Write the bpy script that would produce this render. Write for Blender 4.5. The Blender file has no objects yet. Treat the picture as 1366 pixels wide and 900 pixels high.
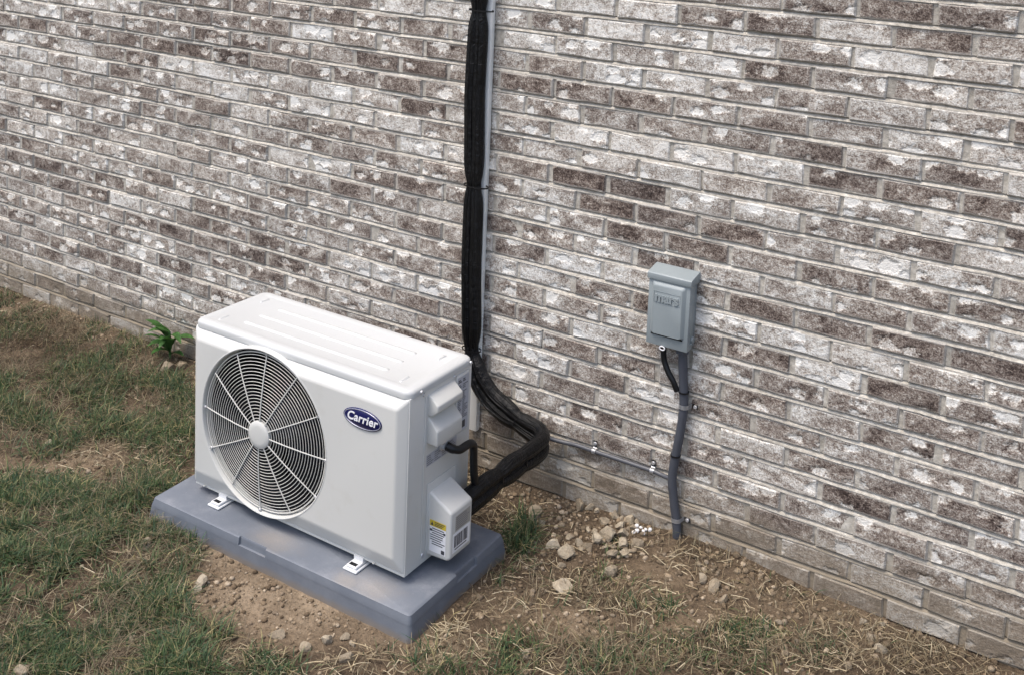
import bpy, bmesh, math, random
import numpy as np
from mathutils import Vector, Matrix, Euler

random.seed(7); RNG = np.random.default_rng(11)
scn = bpy.context.scene
COL = scn.collection
PI = math.pi

# ------------------------------------------------------------------ camera
cam_d = bpy.data.cameras.new('camera'); cam = bpy.data.objects.new('camera', cam_d); COL.objects.link(cam)
yaw, pit, roll = -0.5470, 0.1189, 0.0431
fw = Vector((math.sin(yaw)*math.cos(pit), math.cos(yaw)*math.cos(pit), -math.sin(pit)))
rt = Vector((math.cos(yaw), -math.sin(yaw), 0)); up = rt.cross(fw)
r2 = math.cos(roll)*rt + math.sin(roll)*up; u2 = -math.sin(roll)*rt + math.cos(roll)*up
m = Matrix((r2, u2, -fw)).transposed().to_4x4(); m.translation = (1.799, -2.9242, 1.9354)
cam.matrix_world = m
cam_d.sensor_fit = 'HORIZONTAL'; cam_d.sensor_width = 36; cam_d.lens = 38.674
cam_d.shift_x = -0.02179; cam_d.shift_y = -0.31033; cam_d.clip_start = 0.05; cam_d.clip_end = 500
scn.camera = cam

# ------------------------------------------------------------------ sky, sun, exposure
SUN_DIR = Vector((-0.24, -0.36, 1.0)).normalized()          # towards the sun
w = bpy.data.worlds.new('World'); scn.world = w; w.use_nodes = True
nt = w.node_tree; nt.nodes.clear()
sky = nt.nodes.new('ShaderNodeTexSky'); sky.sky_type = 'NISHITA'; sky.sun_disc = False
sky.sun_elevation = math.asin(SUN_DIR.z); sky.sun_rotation = math.atan2(SUN_DIR.x, SUN_DIR.y)
sky.air_density = 1.0; sky.dust_density = 4.0; sky.ozone_density = 1.0
bg = nt.nodes.new('ShaderNodeBackground'); bg.inputs[1].default_value = 0.15
wo = nt.nodes.new('ShaderNodeOutputWorld')
nt.links.new(sky.outputs[0], bg.inputs[0]); nt.links.new(bg.outputs[0], wo.inputs[0])
sd = bpy.data.lights.new('sun', 'SUN'); sd.energy = 1.25; sd.angle = math.radians(20); sd.color = (1, .945, .86)
so = bpy.data.objects.new('sun', sd); COL.objects.link(so)
so.rotation_euler = (-SUN_DIR).to_track_quat('-Z', 'Y').to_euler(); so.location = (-2, -3, 6)
scn.view_settings.view_transform = 'Standard'; scn.view_settings.look = 'None'
scn.view_settings.exposure = 0.86; scn.view_settings.gamma = 1.0; scn.view_settings.use_curve_mapping = False

# ------------------------------------------------------------------ measured layout (metres)
TONES = {-1:{4:30,5:30,6:30},0:{-1:75,0:85,1:80,2:25,3:30,4:70,5:30,6:60},1:{-4:40,-3:75,-2:85,-1:60,0:30,1:85,2:80,3:72,4:50,5:80,6:60},2:{-7:35,-6:30,-5:30,-4:45,-3:45,-2:60,-1:85,0:65,1:50,2:80,3:20,4:55,5:55,6:60},3:{-7:30,-6:40,-5:85,-4:50,-3:50,-2:25,-1:50,0:40,1:75,2:75,3:50,4:45,5:60,6:50,7:20},4:{-14:55,-13:70,-12:30,-11:50,-9:30,-7:20,-6:45,-5:45,-4:25,-3:20,-2:40,-1:25,0:25,1:35,2:55,3:40,4:53,5:65,6:75},5:{-14:35,-13:20,-12:50,-11:30,-10:25,-9:20,-8:20,-7:15,-6:40,-5:35,-4:30,-3:30,-2:45,-1:55,0:50,1:40,2:45,3:38,4:23,5:48,6:30},6:{-14:75,-13:40,-12:75,-11:40,-10:20,-9:75,-8:80,-7:68,-6:65,-5:75,-4:60,-3:15,-2:75,-1:50,0:75,1:85,2:80,3:80,4:25,5:30,6:25},7:{-14:70,-13:75,-12:50,-11:70,-10:35,-9:50,-8:75,-7:78,-6:35,-5:70,-4:75,-3:75,-2:45,-1:35,0:70,1:65,2:75,3:65,4:55,5:55,6:75},8:{-14:70,-13:60,-12:40,-11:40,-10:30,-9:50,-8:35,-7:65,-6:35,-5:40,-4:40,-3:75,-2:65,-1:40,0:10,1:10,2:65,3:70,4:40,5:20,6:65},9:{-13:70,-12:70,-11:50,-10:50,-9:35,-8:50,-7:70,-6:50,-5:35,-4:50,-3:40,-1:35,0:65,1:18,2:12,3:28,4:60,5:75,6:60},10:{-13:20,-12:50,-11:45,-10:40,-9:50,-7:40,-6:70,-5:75,-4:25,-3:30,-2:40,-1:60,0:50,1:20,2:25,3:50,4:30,5:40,6:35},11:{-12:65,-11:40,-10:65,-9:50,-7:60,-6:55,-5:45,-4:30,-3:40,-2:60,-1:20,0:40,1:60,2:20,3:68,4:65,5:35,6:40,7:75},12:{-10:45,-9:40,-8:50,-7:65,-6:40,-5:55,-4:55,-3:35,-2:55,-1:30,0:85,1:75,2:40,3:30,4:30,5:20,6:15},13:{-11:50,-10:50,-9:35,-8:65,-7:50,-6:40,-5:40,-4:50,-3:55,-2:40,-1:70,0:75,1:30,2:15,3:75,4:80,5:70,6:45,7:30},14:{-14:30,-13:15,-12:35,-11:30,-10:40,-9:70,-8:25,-7:35,-6:35,-5:55,-4:50,-3:45,-2:35,-1:45,0:45,1:60,2:35,3:20,4:75,5:20,6:35},15:{-14:50,-13:40,-12:25,-11:25,-10:75,-9:50,-8:15,-7:35,-6:25,-5:35,-4:80,-3:70,-2:65,-1:30,0:30,1:75,2:55,4:30,5:40,6:30,7:45},16:{-14:50,-13:65,-12:45,-11:50,-10:30,-9:20,-7:25,-6:25,-5:60,-4:50,-3:35,-1:70,0:35,1:30,2:60,3:35,4:60,5:25,6:43},17:{-13:45,-12:50,-11:45,-10:30,-9:65,-7:35,-6:20,-5:55,-4:60,-3:70,-1:40,0:75,1:35,2:65,3:35,4:35,5:55,6:45},18:{-14:15,-13:60,-12:50,-11:25,-10:65,-9:15,-8:50,-7:70,-1:75,0:35,1:65,2:68,3:72,4:35},19:{-13:50,-12:25,-11:30,-10:15,-9:75,-8:35,-1:50,0:60,1:25,2:45,4:60,5:10},20:{-14:35,-13:25,-12:65,-11:40,-10:30,-9:50,0:50,1:40,4:50}}
STONES = [(0.283, -0.027, 0.0341, 0.0322, 'pile'), (0.31, -0.02, 0.0247, 0.0247, 'pile'), (0.335, -0.02, 0.0171, 0.0284, 'pile'), (0.402, -0.02, 0.0303, 0.0303, 'pile'), (0.422, -0.02, 0.017, 0.017, 'pile'), (0.453, -0.02, 0.0301, 0.0376, 'pile'), (0.404, -0.02, 0.0225, 0.0225, 'pile'), (0.383, -0.059, 0.0335, 0.0168, 'pile'), (0.422, -0.112, 0.0477, 0.0459, 'pile'), (0.436, -0.049, 0.0334, 0.0186, 'pile'), (0.458, -0.077, 0.0295, 0.0221, 'pile'), (0.472, -0.042, 0.0222, 0.0148, 'pile'), (0.475, -0.02, 0.0168, 0.0149, 'pile'), (0.407, -0.151, 0.0347, 0.031, 'pile'), (0.381, -0.113, 0.0184, 0.024, 'pile'), (0.357, -0.113, 0.0166, 0.0148, 'pile'), (0.485, -0.126, 0.0382, 0.0346, 'pile'), (0.515, -0.102, 0.0328, 0.031, 'pile'), (0.501, -0.16, 0.0289, 0.0234, 'pile'), (0.459, -0.149, 0.0182, 0.0218, 'pile'), (0.445, -0.156, 0.0182, 0.0218, 'pile'), (0.473, -0.177, 0.0396, 0.018, 'pile'), (0.396, -0.192, 0.0272, 0.0235, 'pile'), (0.385, -0.212, 0.0181, 0.0163, 'pile'), (0.359, -0.213, 0.0181, 0.0163, 'pile'), (0.367, -0.187, 0.0255, 0.0255, 'pile'), (0.326, -0.171, 0.022, 0.0147, 'pile'), (0.51, -0.135, 0.0127, 0.0145, 'pile'), (0.177, -0.135, 0.045, 0.0488, 'big'), (0.222, -0.164, 0.026, 0.026, 'bigmate'), (0.311, -0.241, 0.0398, 0.0271, 'flatgrey'), (0.356, -0.254, 0.0449, 0.0341, 'round'), (0.368, -0.296, 0.032, 0.016, 'sliver'), (0.506, -0.25, 0.0407, 0.0283, 'cream'), (0.75, -0.152, 0.03, 0.0375, 'right'), (0.788, -0.164, 0.0373, 0.0298, 'right'), (0.832, -0.193, 0.0258, 0.0258, 'right'), (0.43, -0.398, 0.0477, 0.033, 'slab'), (0.496, -0.684, 0.0219, 0.024, 'front'), (0.736, -0.52, 0.0242, 0.0152, 'front'), (-0.397, -0.956, 0.0352, 0.0352, 'front'), (-0.389, -0.98, 0.0245, 0.0175, 'front'), (-0.088, -0.98, 0.0374, 0.0208, 'front'), (0.003, -0.971, 0.0287, 0.0205, 'front'), (0.039, -0.928, 0.0246, 0.023, 'front'), (0.068, -0.894, 0.023, 0.0181, 'front'), (0.102, -0.904, 0.0163, 0.0229, 'front'), (0.132, -0.962, 0.0321, 0.0281, 'front'), (-0.454, -1.089, 0.0301, 0.0222, 'front'), (-0.567, -1.076, 0.0284, 0.0162, 'front'), (-0.426, -1.209, 0.0271, 0.0155, 'front'), (-0.371, -1.197, 0.0246, 0.0138, 'front'), (-0.391, -1.191, 0.0154, 0.0116, 'front'), (-0.656, -0.933, 0.0378, 0.0378, 'corner'), (-0.486, -1.432, 0.0342, 0.0266, 'lawn'), (-1.181, -0.919, 0.0324, 0.0231, 'lawn'), (-1.513, -0.13, 0.0534, 0.0415, 'weed'), (-1.499, -0.074, 0.0418, 0.0358, 'weed'), (-1.39, -0.726, 0.0271, 0.0195, 'lawn'), (1.24, -0.14, 0.0305, 0.0237, 'wallfoot'), (1.217, -0.106, 0.026, 0.0191, 'wallfoot'), (1.176, -0.058, 0.0208, 0.0208, 'wallfoot'), (1.224, -0.04, 0.0153, 0.0139, 'wallfoot'), (1.054, -0.237, 0.0167, 0.0134, 'wallfoot'), (0.988, -0.199, 0.0169, 0.0169, 'wallfoot'), (0.963, -0.241, 0.0302, 0.0134, 'wallfoot')]
PATCHES = [(-2.237, 0.017, 0.617, 0.312, -2.586, 800.0, 15000.0, 0.035), (-2.224, -0.277, 0.453, 0.248, 2.712, 5000.0, 14000.0, 0.055), (-1.909, -0.223, 0.432, 0.322, -3.12, 7000.0, 14000.0, 0.055), (-1.566, -0.567, 0.388, 0.28, -3.093, 15000.0, 10000.0, 0.065), (-1.291, -0.363, 0.282, 0.153, 2.557, 16000.0, 7000.0, 0.06), (-1.025, -1.074, 0.324, 0.208, 2.883, 24000.0, 8000.0, 0.06), (-0.864, -0.91, 0.293, 0.213, 2.974, 22000.0, 7000.0, 0.06), (-0.909, -0.737, 0.177, 0.109, 2.641, 14000.0, 8000.0, 0.06), (-0.611, -1.241, 0.311, 0.219, -3.115, 24000.0, 9000.0, 0.06), (-0.478, -1.11, 0.218, 0.129, 2.639, 18000.0, 8000.0, 0.06), (-0.445, -1.399, 0.274, 0.122, -2.629, 20000.0, 10000.0, 0.06), (-0.209, -1.154, 0.145, 0.102, -2.807, 24000.0, 7000.0, 0.055), (-0.565, -0.905, 0.105, 0.075, 2.74, 9000.0, 14000.0, 0.075), (-0.683, -0.852, 0.073, 0.051, 2.728, 4000.0, 14000.0, 0.075), (-0.055, -1.112, 0.129, 0.064, -2.599, 8000.0, 5000.0, 0.05), (0.202, -0.933, 0.168, 0.057, -2.545, 2500.0, 6000.0, 0.045), (0.409, -0.772, 0.152, 0.092, -2.528, 9000.0, 9000.0, 0.05), (0.575, -0.606, 0.214, 0.108, -2.501, 5000.0, 10000.0, 0.055), (0.731, -0.531, 0.214, 0.093, -2.497, 4000.0, 10000.0, 0.055), (0.523, -0.345, 0.128, 0.095, -2.37, 15000.0, 9000.0, 0.05), (0.659, -0.328, 0.092, 0.078, 1.47, 16000.0, 4000.0, 0.045), (0.203, -0.251, 0.105, 0.05, 2.118, 20000.0, 3000.0, 0.06), (0.308, -0.476, 0.13, 0.124, 1.51, 3500.0, 8000.0, 0.045), (0.158, -0.367, 0.065, 0.055, 2.103, 2000.0, 4000.0, 0.04), (0.598, -0.007, 0.164, 0.109, -2.354, 200.0, 8000.0, 0.05), (0.783, 0.01, 0.205, 0.105, -2.433, 100.0, 6500.0, 0.045), (1.027, -0.049, 0.242, 0.136, -2.372, 400.0, 5500.0, 0.042), (0.981, -0.339, 0.239, 0.094, -2.483, 4500.0, 9000.0, 0.05), (1.201, -0.151, 0.246, 0.096, -2.465, 1500.0, 9000.0, 0.045), (1.373, -0.066, 0.186, 0.081, -2.427, 500.0, 10000.0, 0.045), (0.944, -0.295, 0.084, 0.06, -2.217, 12000.0, 5000.0, 0.05), (0.052, -0.252, 0.116, 0.079, -2.5, 100.0, 4000.0, 0.035), (0.248, -0.711, 0.059, 0.044, -2.558, 2000.0, 7000.0, 0.04), (-1.057, -0.494, 0.248, 0.097, 2.482, 7000.0, 9000.0, 0.05), (0.467, -0.147, 0.052, 0.027, 2.0, 9000.0, 0.0, 0.04), (-0.057, -0.092, 0.089, 0.073, 2.116, 100.0, 6000.0, 0.04), (-1.136, -0.675, 0.173, 0.092, -2.633, 3000.0, 5000.0, 0.04)]
CLAY = [(-0.176, -0.858, 0.389, 0.181, -2.571, 1.0), (0.252, -0.814, 0.192, 0.108, -2.552, 0.7), (-1.214, -0.732, 0.152, 0.099, -2.777, 0.8), (-1.286, -0.9, 0.152, 0.101, 2.934, 0.8), (0.639, -0.2, 0.143, 0.12, 1.386, 0.5), (0.756, -0.355, 0.086, 0.07, -2.04, 0.5), (-0.435, -0.834, 0.176, 0.132, -2.831, 0.9), (-0.365, -1.03, 0.159, 0.111, 2.697, 0.8), (-2.177, 0.01, 0.544, 0.221, -2.541, 1.0), (-2.025, -0.311, 0.272, 0.166, -2.708, 0.5), (0.525, -0.517, 0.181, 0.087, -2.502, 0.55), (1.082, -0.088, 0.256, 0.118, -2.437, 0.45), (0.36, -0.519, 0.124, 0.093, -2.468, 0.5), (0.79, -0.177, 0.196, 0.124, -2.367, 0.35)]


# ------------------------------------------------------------------ helpers
def link(name, me, mat=None, parent=None):
    o = bpy.data.objects.new(name, me); COL.objects.link(o)
    if mat is not None and me is not None: me.materials.append(mat)
    if parent is not None: o.parent = parent
    return o
def tag(o, label=None, cat=None, group=None, kind=None):
    if label: o['label'] = label
    if cat: o['category'] = cat
    if group: o['group'] = group
    if kind: o['kind'] = kind
    return o
def thing(name, loc, label, cat, group=None):
    o = bpy.data.objects.new(name, None); COL.objects.link(o); o.location = loc
    o.empty_display_size = .05
    return tag(o, label, cat, group)
def fin(bm, name, mat, parent=None, smooth=None, off=None):
    """finish a bmesh as one object; smooth = angle in degrees; parents sit at their own location so subtract it"""
    bmesh.ops.recalc_face_normals(bm, faces=bm.faces)
    me = bpy.data.meshes.new(name); bm.to_mesh(me); bm.free()
    if smooth is not None:
        me.shade_smooth(); me.set_sharp_from_angle(angle=math.radians(smooth))
    o = link(name, me, mat, parent)
    if parent is not None:
        p = parent; t = Vector((0, 0, 0))
        me.transform(Matrix.Translation(-world_loc(parent)))
    return o
def world_loc(o):
    t = Vector(o.location)
    while o.parent: o = o.parent; t += o.location
    return t
def box(bm, x0, x1, y0, y1, z0, z1, bev=0, seg=2):
    b = bmesh.new()
    v = [b.verts.new((x, y, z)) for x in (x0, x1) for y in (y0, y1) for z in (z0, z1)]
    for f in ((0,1,3,2),(4,6,7,5),(0,4,5,1),(2,3,7,6),(0,2,6,4),(1,5,7,3)): b.faces.new([v[i] for i in f])
    if bev: bmesh.ops.bevel(b, geom=list(b.edges), offset=bev, segments=seg, affect='EDGES', profile=.5)
    merge(bm, b)
def merge(bm, b):
    t = bpy.data.meshes.new('t'); b.to_mesh(t); b.free(); bm.from_mesh(t); bpy.data.meshes.remove(t)
def tube(bm, pts, rad, n=10, caps=True, flat=1.0):
    """swept tube through pts; rad number or list"""
    pts = [Vector(p) for p in pts]; N = len(pts)
    if not hasattr(rad, '__len__'): rad = [rad]*N
    rings = []; prev = None
    for i, p in enumerate(pts):
        t = (pts[min(i+1, N-1)] - pts[max(i-1, 0)]).normalized()
        if prev is None:
            a = Vector((0, 0, 1)) if abs(t.z) < .9 else Vector((0, 1, 0))
            u = t.cross(a).normalized()
        else:
            u = (prev - t*prev.dot(t)).normalized()
        prev = u; v = t.cross(u)
        rings.append([bm.verts.new(p + (u*math.cos(2*PI*k/n) + v*math.sin(2*PI*k/n)*flat)*rad[i]) for k in range(n)])
    for a, b in zip(rings, rings[1:]):
        for k in range(n): bm.faces.new((a[k], a[(k+1) % n], b[(k+1) % n], b[k]))
    if caps:
        bm.faces.new(rings[0][::-1]); bm.faces.new(rings[-1])
def spline(ctrl, n):
    """Catmull-Rom through control points (any dimension)"""
    c = [np.array(p, float) for p in ctrl]; c = [2*c[0]-c[1]] + c + [2*c[-1]-c[-2]]
    out = []
    for i in range(1, len(c)-2):
        for k in range(n):
            t = k/n
            out.append(.5*((2*c[i]) + (c[i+1]-c[i-1])*t + (2*c[i-1]-5*c[i]+4*c[i+1]-c[i+2])*t*t + (-c[i-1]+3*c[i]-3*c[i+1]+c[i+2])*t**3))
    out.append(c[-2]); return out
def lathe_y(bm, cx, cz, prof, n=64, close=False):
    """profile of (radius, y) turned about the y axis through (cx, cz)"""
    R = [[bm.verts.new((cx + r*math.cos(2*PI*k/n), y, cz + r*math.sin(2*PI*k/n))) for k in range(n)] for r, y in prof]
    for a, b in zip(R, R[1:]):
        for k in range(n): bm.faces.new((a[k], a[(k+1) % n], b[(k+1) % n], b[k]))
    if close: bm.faces.new(R[-1])
def dome(bm, c, r, axis, h=.6, n=10):
    """small domed screw head with its back at c facing along axis"""
    ax = Vector(axis).normalized(); a = Vector((0, 0, 1)) if abs(ax.z) < .9 else Vector((1, 0, 0))
    u = ax.cross(a).normalized(); v = ax.cross(u); c = Vector(c); R = []
    for rr, hh in ((1, -.1), (1, .25), (.75, .75)):
        R.append([bm.verts.new(c + (u*math.cos(2*PI*k/n)+v*math.sin(2*PI*k/n))*r*rr + ax*r*h*hh) for k in range(n)])
    for p, q in zip(R, R[1:]):
        for k in range(n): bm.faces.new((p[k], p[(k+1) % n], q[(k+1) % n], q[k]))
    bm.faces.new(R[-1]); bm.faces.new(R[0][::-1])
def text_mesh(txt, size, shear=0, extrude=.0006, spacing=1.0, offset=0):
    cu = bpy.data.curves.new('t', 'FONT'); cu.body = txt; cu.size = size; cu.shear = shear; cu.extrude = extrude; cu.bevel_depth = 0
    cu.align_x = 'CENTER'; cu.align_y = 'CENTER'; cu.space_character = spacing; cu.offset = offset; cu.resolution_u = 4
    o = bpy.data.objects.new('t', cu); COL.objects.link(o)
    dg = bpy.context.evaluated_depsgraph_get(); dg.update()
    me = bpy.data.meshes.new_from_object(o.evaluated_get(dg))
    bpy.data.objects.remove(o); bpy.data.curves.remove(cu)
    return me
def vnoise(x, y, s, seed):
    """smooth value noise, numpy"""
    x = np.asarray(x)*s; y = np.asarray(y)*s
    g = np.random.default_rng(seed).random((256, 256))
    xi = np.floor(x).astype(int); yi = np.floor(y).astype(int); fx = x-xi; fy = y-yi
    fx = fx*fx*(3-2*fx); fy = fy*fy*(3-2*fy)
    a = g[xi % 256, yi % 256]; b = g[(xi+1) % 256, yi % 256]; c = g[xi % 256, (yi+1) % 256]; d = g[(xi+1) % 256, (yi+1) % 256]
    return (a*(1-fx)+b*fx)*(1-fy) + (c*(1-fx)+d*fx)*fy

# ------------------------------------------------------------------ materials
def mat(name, col=(.5, .5, .5), rough=.5, metal=0, spec=.5):
    m = bpy.data.materials.new(name); m.use_nodes = True
    b = m.node_tree.nodes['Principled BSDF']
    b.inputs['Base Color'].default_value = (*col, 1); b.inputs['Roughness'].default_value = rough
    b.inputs['Metallic'].default_value = metal; b.inputs['Specular IOR Level'].default_value = spec
    return m
class N:
    """tiny node-graph writer"""
    def __init__(s, m): s.t = m.node_tree; s.b = s.t.nodes['Principled BSDF']
    def new(s, typ, ins=None, **kw):
        n = s.t.nodes.new(typ)
        for k, v in kw.items(): setattr(n, k, v)
        for k, v in (ins or {}).items(): s.put(n.inputs[k], v)
        return n
    def put(s, sock, v):
        if hasattr(v, 'is_linked') or isinstance(v, bpy.types.NodeSocket): s.t.links.new(v, sock)
        else: sock.default_value = v
    def math(s, op, a, b=0.0, c=0.0, clamp=False):
        n = s.t.nodes.new('ShaderNodeMath'); n.operation = op; n.use_clamp = clamp
        s.put(n.inputs[0], a); s.put(n.inputs[1], b); s.put(n.inputs[2], c); return n.outputs[0]
    def noise(s, vec, scale, detail=2, rough=.5, dist=0.0, dim='3D'):
        n = s.new('ShaderNodeTexNoise', {'Scale': scale, 'Detail': detail, 'Roughness': rough, 'Distortion': dist}, noise_dimensions=dim)
        if vec is not None: s.t.links.new(vec, n.inputs['Vector'])
        return n.outputs['Fac']
    def ramp(s, fac, stops, interp='LINEAR'):
        n = s.t.nodes.new('ShaderNodeValToRGB'); e = n.color_ramp.elements; n.color_ramp.interpolation = interp
        while len(e) < len(stops): e.new(.5)
        for el, (p, c) in zip(e, stops): el.position = p; el.color = (*c, 1) if len(c) == 3 else c
        s.put(n.inputs[0], fac); return n.outputs[0]
    def step(s, v, lo, hi):
        n = s.new('ShaderNodeMapRange', {'Value': v, 'From Min': lo, 'From Max': hi}, interpolation_type='SMOOTHSTEP'); return n.outputs[0]
    def mix(s, f, a, b, mode='MIX'):
        n = s.t.nodes.new('ShaderNodeMix'); n.data_type = 'RGBA'; n.blend_type = mode
        s.put(n.inputs[0], f)
        for i, v in ((6, a), (7, b)): s.put(n.inputs[i], (*v, 1) if isinstance(v, tuple) and len(v) == 3 else v)
        return n.outputs[2]
    def bump(s, h, dist, strength=1.0, nrm=None):
        n = s.new('ShaderNodeBump', {'Height': h, 'Distance': dist, 'Strength': strength})
        if nrm is not None: s.t.links.new(nrm, n.inputs['Normal'])
        return n.outputs[0]
    def attr(s, name): return s.new('ShaderNodeAttribute', attribute_name=name)
    def pos(s): return s.new('ShaderNodeNewGeometry').outputs['Position']
    def sepz(s): return s.new('ShaderNodeSeparateXYZ', {0: s.pos()}).outputs

def make_brick_mat():
    m = mat('brick_face', rough=.9, spec=.25); g = N(m)
    bk = g.attr('bk'); sep = g.new('ShaderNodeSeparateXYZ', {0: bk.outputs['Vector']}).outputs     # tone, random, random
    uv = g.attr('buv').outputs['Vector']
    offs = g.new('ShaderNodeCombineXYZ', {0: g.math('MULTIPLY', sep[1], 37.0), 1: g.math('MULTIPLY', sep[2], 53.0), 2: g.math('MULTIPLY', sep[1], 19.0)}).outputs[0]
    v = g.new('ShaderNodeVectorMath', {0: uv, 1: offs}, operation='ADD').outputs[0]
    vs = g.new('ShaderNodeVectorMath', {0: v, 1: (.62, 1., 1.)}, operation='MULTIPLY').outputs[0]
    n_big = g.noise(vs, 20, 3, .55, .5); n_mid = g.noise(v, 75, 4, .7); n_fine = g.noise(v, 230, 3, .75)
    # pressed-in pale smears (wire-cut and tumbled face): stretched cells, some of them empty
    wob = g.new('ShaderNodeVectorMath', {0: vs, 1: g.new('ShaderNodeVectorMath', {0: g.new('ShaderNodeTexNoise', {'Vector': v, 'Scale': 45., 'Detail': 2.}).outputs['Color'], 1: (.028, .022, 0.)}, operation='MULTIPLY').outputs[0]}, operation='ADD').outputs[0]
    vo = g.new('ShaderNodeTexVoronoi', {'Vector': wob, 'Scale': 20.0, 'Randomness': .9}, feature='F1', voronoi_dimensions='2D')
    cellr = g.new('ShaderNodeSeparateColor', {0: vo.outputs['Color']}).outputs
    rad = g.math('MULTIPLY_ADD', cellr[1], .20, .20)
    has = g.math('GREATER_THAN', cellr[0], g.math('MULTIPLY_ADD', sep[1], .62, .18))
    d = g.math('SUBTRACT', rad, vo.outputs['Distance'])
    d = g.math('MULTIPLY_ADD', g.math('SUBTRACT', n_mid, .5), .34, d)
    blob = g.math('MULTIPLY', g.step(d, -.10, .14), has)
    val = g.math('MULTIPLY_ADD', g.math('SUBTRACT', n_big, .5), 1.0, g.math('MULTIPLY_ADD', sep[0], .66, .225))
    val = g.math('MULTIPLY_ADD', g.math('SUBTRACT', n_mid, .5), 1.05, val)
    val = g.math('MULTIPLY_ADD', g.math('SUBTRACT', n_fine, .5), 1.35, val)
    val = g.math('MULTIPLY_ADD', blob, .34, val)
    col = g.ramp(val, [(0, (.031, .021, .018)), (.2, (.088, .064, .054)), (.41, (.220, .176, .147)), (.58, (.380, .333, .285)), (.77, (.625, .585, .525)), (.94, (.80, .775, .72))])
    # pinkish / greyish drift from brick to brick
    col = g.mix(g.math('MULTIPLY', sep[2], .35), col, g.mix(1.0, col, (.86, .93, 1.0), 'MULTIPLY'))
    # mortar smeared over the arrises
    su = g.new('ShaderNodeSeparateXYZ', {0: uv}).outputs
    eu = g.math('SUBTRACT', .097, g.math('ABSOLUTE', su[0])); ev = g.math('SUBTRACT', .029, g.math('ABSOLUTE', su[1]))
    e = g.math('MINIMUM', eu, ev); e = g.math('MULTIPLY_ADD', g.math('SUBTRACT', n_mid, .5), .014, e)
    col = g.mix(g.math('MULTIPLY', g.step(e, .0085, -.001), .75), col, (.49, .472, .432))
    # soil splashed up over the lowest courses
    z = g.sepz()[2]; zz = g.math('MULTIPLY_ADD', g.math('SUBTRACT', g.noise(g.pos(), 9, 3), .5), .22, z)
    col = g.mix(g.math('MULTIPLY', g.step(zz, .26, .05), .97), col, g.mix(.30, (.225, .188, .138), col))
    g.put(g.b.inputs['Base Color'], col)
    rim = g.math('MULTIPLY', g.step(d, .10, .0), has)
    h = g.math('MULTIPLY_ADD', blob, -.9, g.math('MULTIPLY', n_fine, .35)); h = g.math('MULTIPLY_ADD', n_mid, .7, h); h = g.math('MULTIPLY_ADD', n_big, .8, h)
    g.put(g.b.inputs['Normal'], g.bump(h, .0045))
    return m
def make_mortar_mat():
    m = mat('mortar', rough=.95, spec=.2); g = N(m); p = g.pos()
    n = g.noise(p, 60, 4, .65); f = g.noise(p, 500, 2); b = g.noise(p, 3, 3)
    col = g.ramp(g.math('MULTIPLY_ADD', g.math('SUBTRACT', b, .5), .5, n), [(.30, (.30, .275, .235)), (.55, (.46, .43, .375)), (.75, (.63, .60, .535))])
    z = g.sepz()[2]; zz = g.math('MULTIPLY_ADD', g.math('SUBTRACT', g.noise(p, 9, 3), .5), .22, z)
    col = g.mix(g.math('MULTIPLY', g.step(zz, .26, .05), .95), col, (.235, .195, .142))
    g.put(g.b.inputs['Base Color'], col); g.put(g.b.inputs['Normal'], g.bump(g.math('MULTIPLY_ADD', f, .3, n), .003))
    return m
def make_soil_mat():
    m = mat('soil', rough=.95, spec=.15); g = N(m); p = g.pos()
    a = g.attr('clay').outputs['Fac']
    n1 = g.noise(p, 7, 5, .6); n2 = g.noise(p, 60, 5, .65); n3 = g.noise(p, 320, 3, .6)
    t = g.math('MULTIPLY_ADD', g.math('SUBTRACT', n1, .5), .9, a); t = g.math('MULTIPLY_ADD', g.math('SUBTRACT', n2, .5), .7, t); t = g.math('MULTIPLY_ADD', g.math('SUBTRACT', n3, .5), .35, t)
    col = g.ramp(t, [(0, (.050, .037, .025)), (.3, (.100, .073, .049)), (.65, (.185, .138, .092)), (1, (.31, .24, .165))])
    vo = g.new('ShaderNodeTexVoronoi', {'Vector': p, 'Scale': 70.0}, feature='F1')
    g.put(g.b.inputs['Base Color'], col)
    h = g.math('MULTIPLY_ADD', vo.outputs['Distance'], -.5, n2); h = g.math('MULTIPLY_ADD', n3, .3, h)
    g.put(g.b.inputs['Normal'], g.bump(h, .012)); return m
def make_blade_mat(name, trans=.25):
    m = mat(name, rough=.6, spec=.25); g = N(m); c = g.attr('col').outputs['Color']
    g.put(g.b.inputs['Base Color'], c)
    tr = g.new('ShaderNodeBsdfTranslucent', {'Color': c}); mx = g.new('ShaderNodeMixShader', {0: trans, 1: g.b.outputs[0], 2: tr.outputs[0]})
    g.t.links.new(mx.outputs[0], g.t.nodes['Material Output'].inputs['Surface']); return m
def make_stone_mat():
    m = mat('stone', rough=.9, spec=.2); g = N(m)
    o = g.new('ShaderNodeObjectInfo'); p = g.pos()
    n = g.noise(p, 45, 5, .65); f = g.noise(p, 260, 3)
    t = g.math('MULTIPLY_ADD', g.math('SUBTRACT', f, .5), .4, n)
    t = g.math('MULTIPLY_ADD', g.math('SUBTRACT', o.outputs['Random'], .5), .4, t)
    g.put(g.b.inputs['Base Color'], g.ramp(t, [(.1, (.16, .128, .09)), (.5, (.30, .25, .182)), (.9, (.47, .41, .315))]))
    g.put(g.b.inputs['Normal'], g.bump(g.math('MULTIPLY_ADD', f, .4, n), .006)); return m
def make_pebble_mat():
    m = mat('pebble', rough=.95, spec=.15); g = N(m); c = g.attr('col').outputs['Color']
    n = g.noise(g.pos(), 260, 3); g.put(g.b.inputs['Base Color'], g.mix(g.step(n, .3, .8), g.mix(1., c, (.6, .58, .55), 'MULTIPLY'), c)); return m
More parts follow.
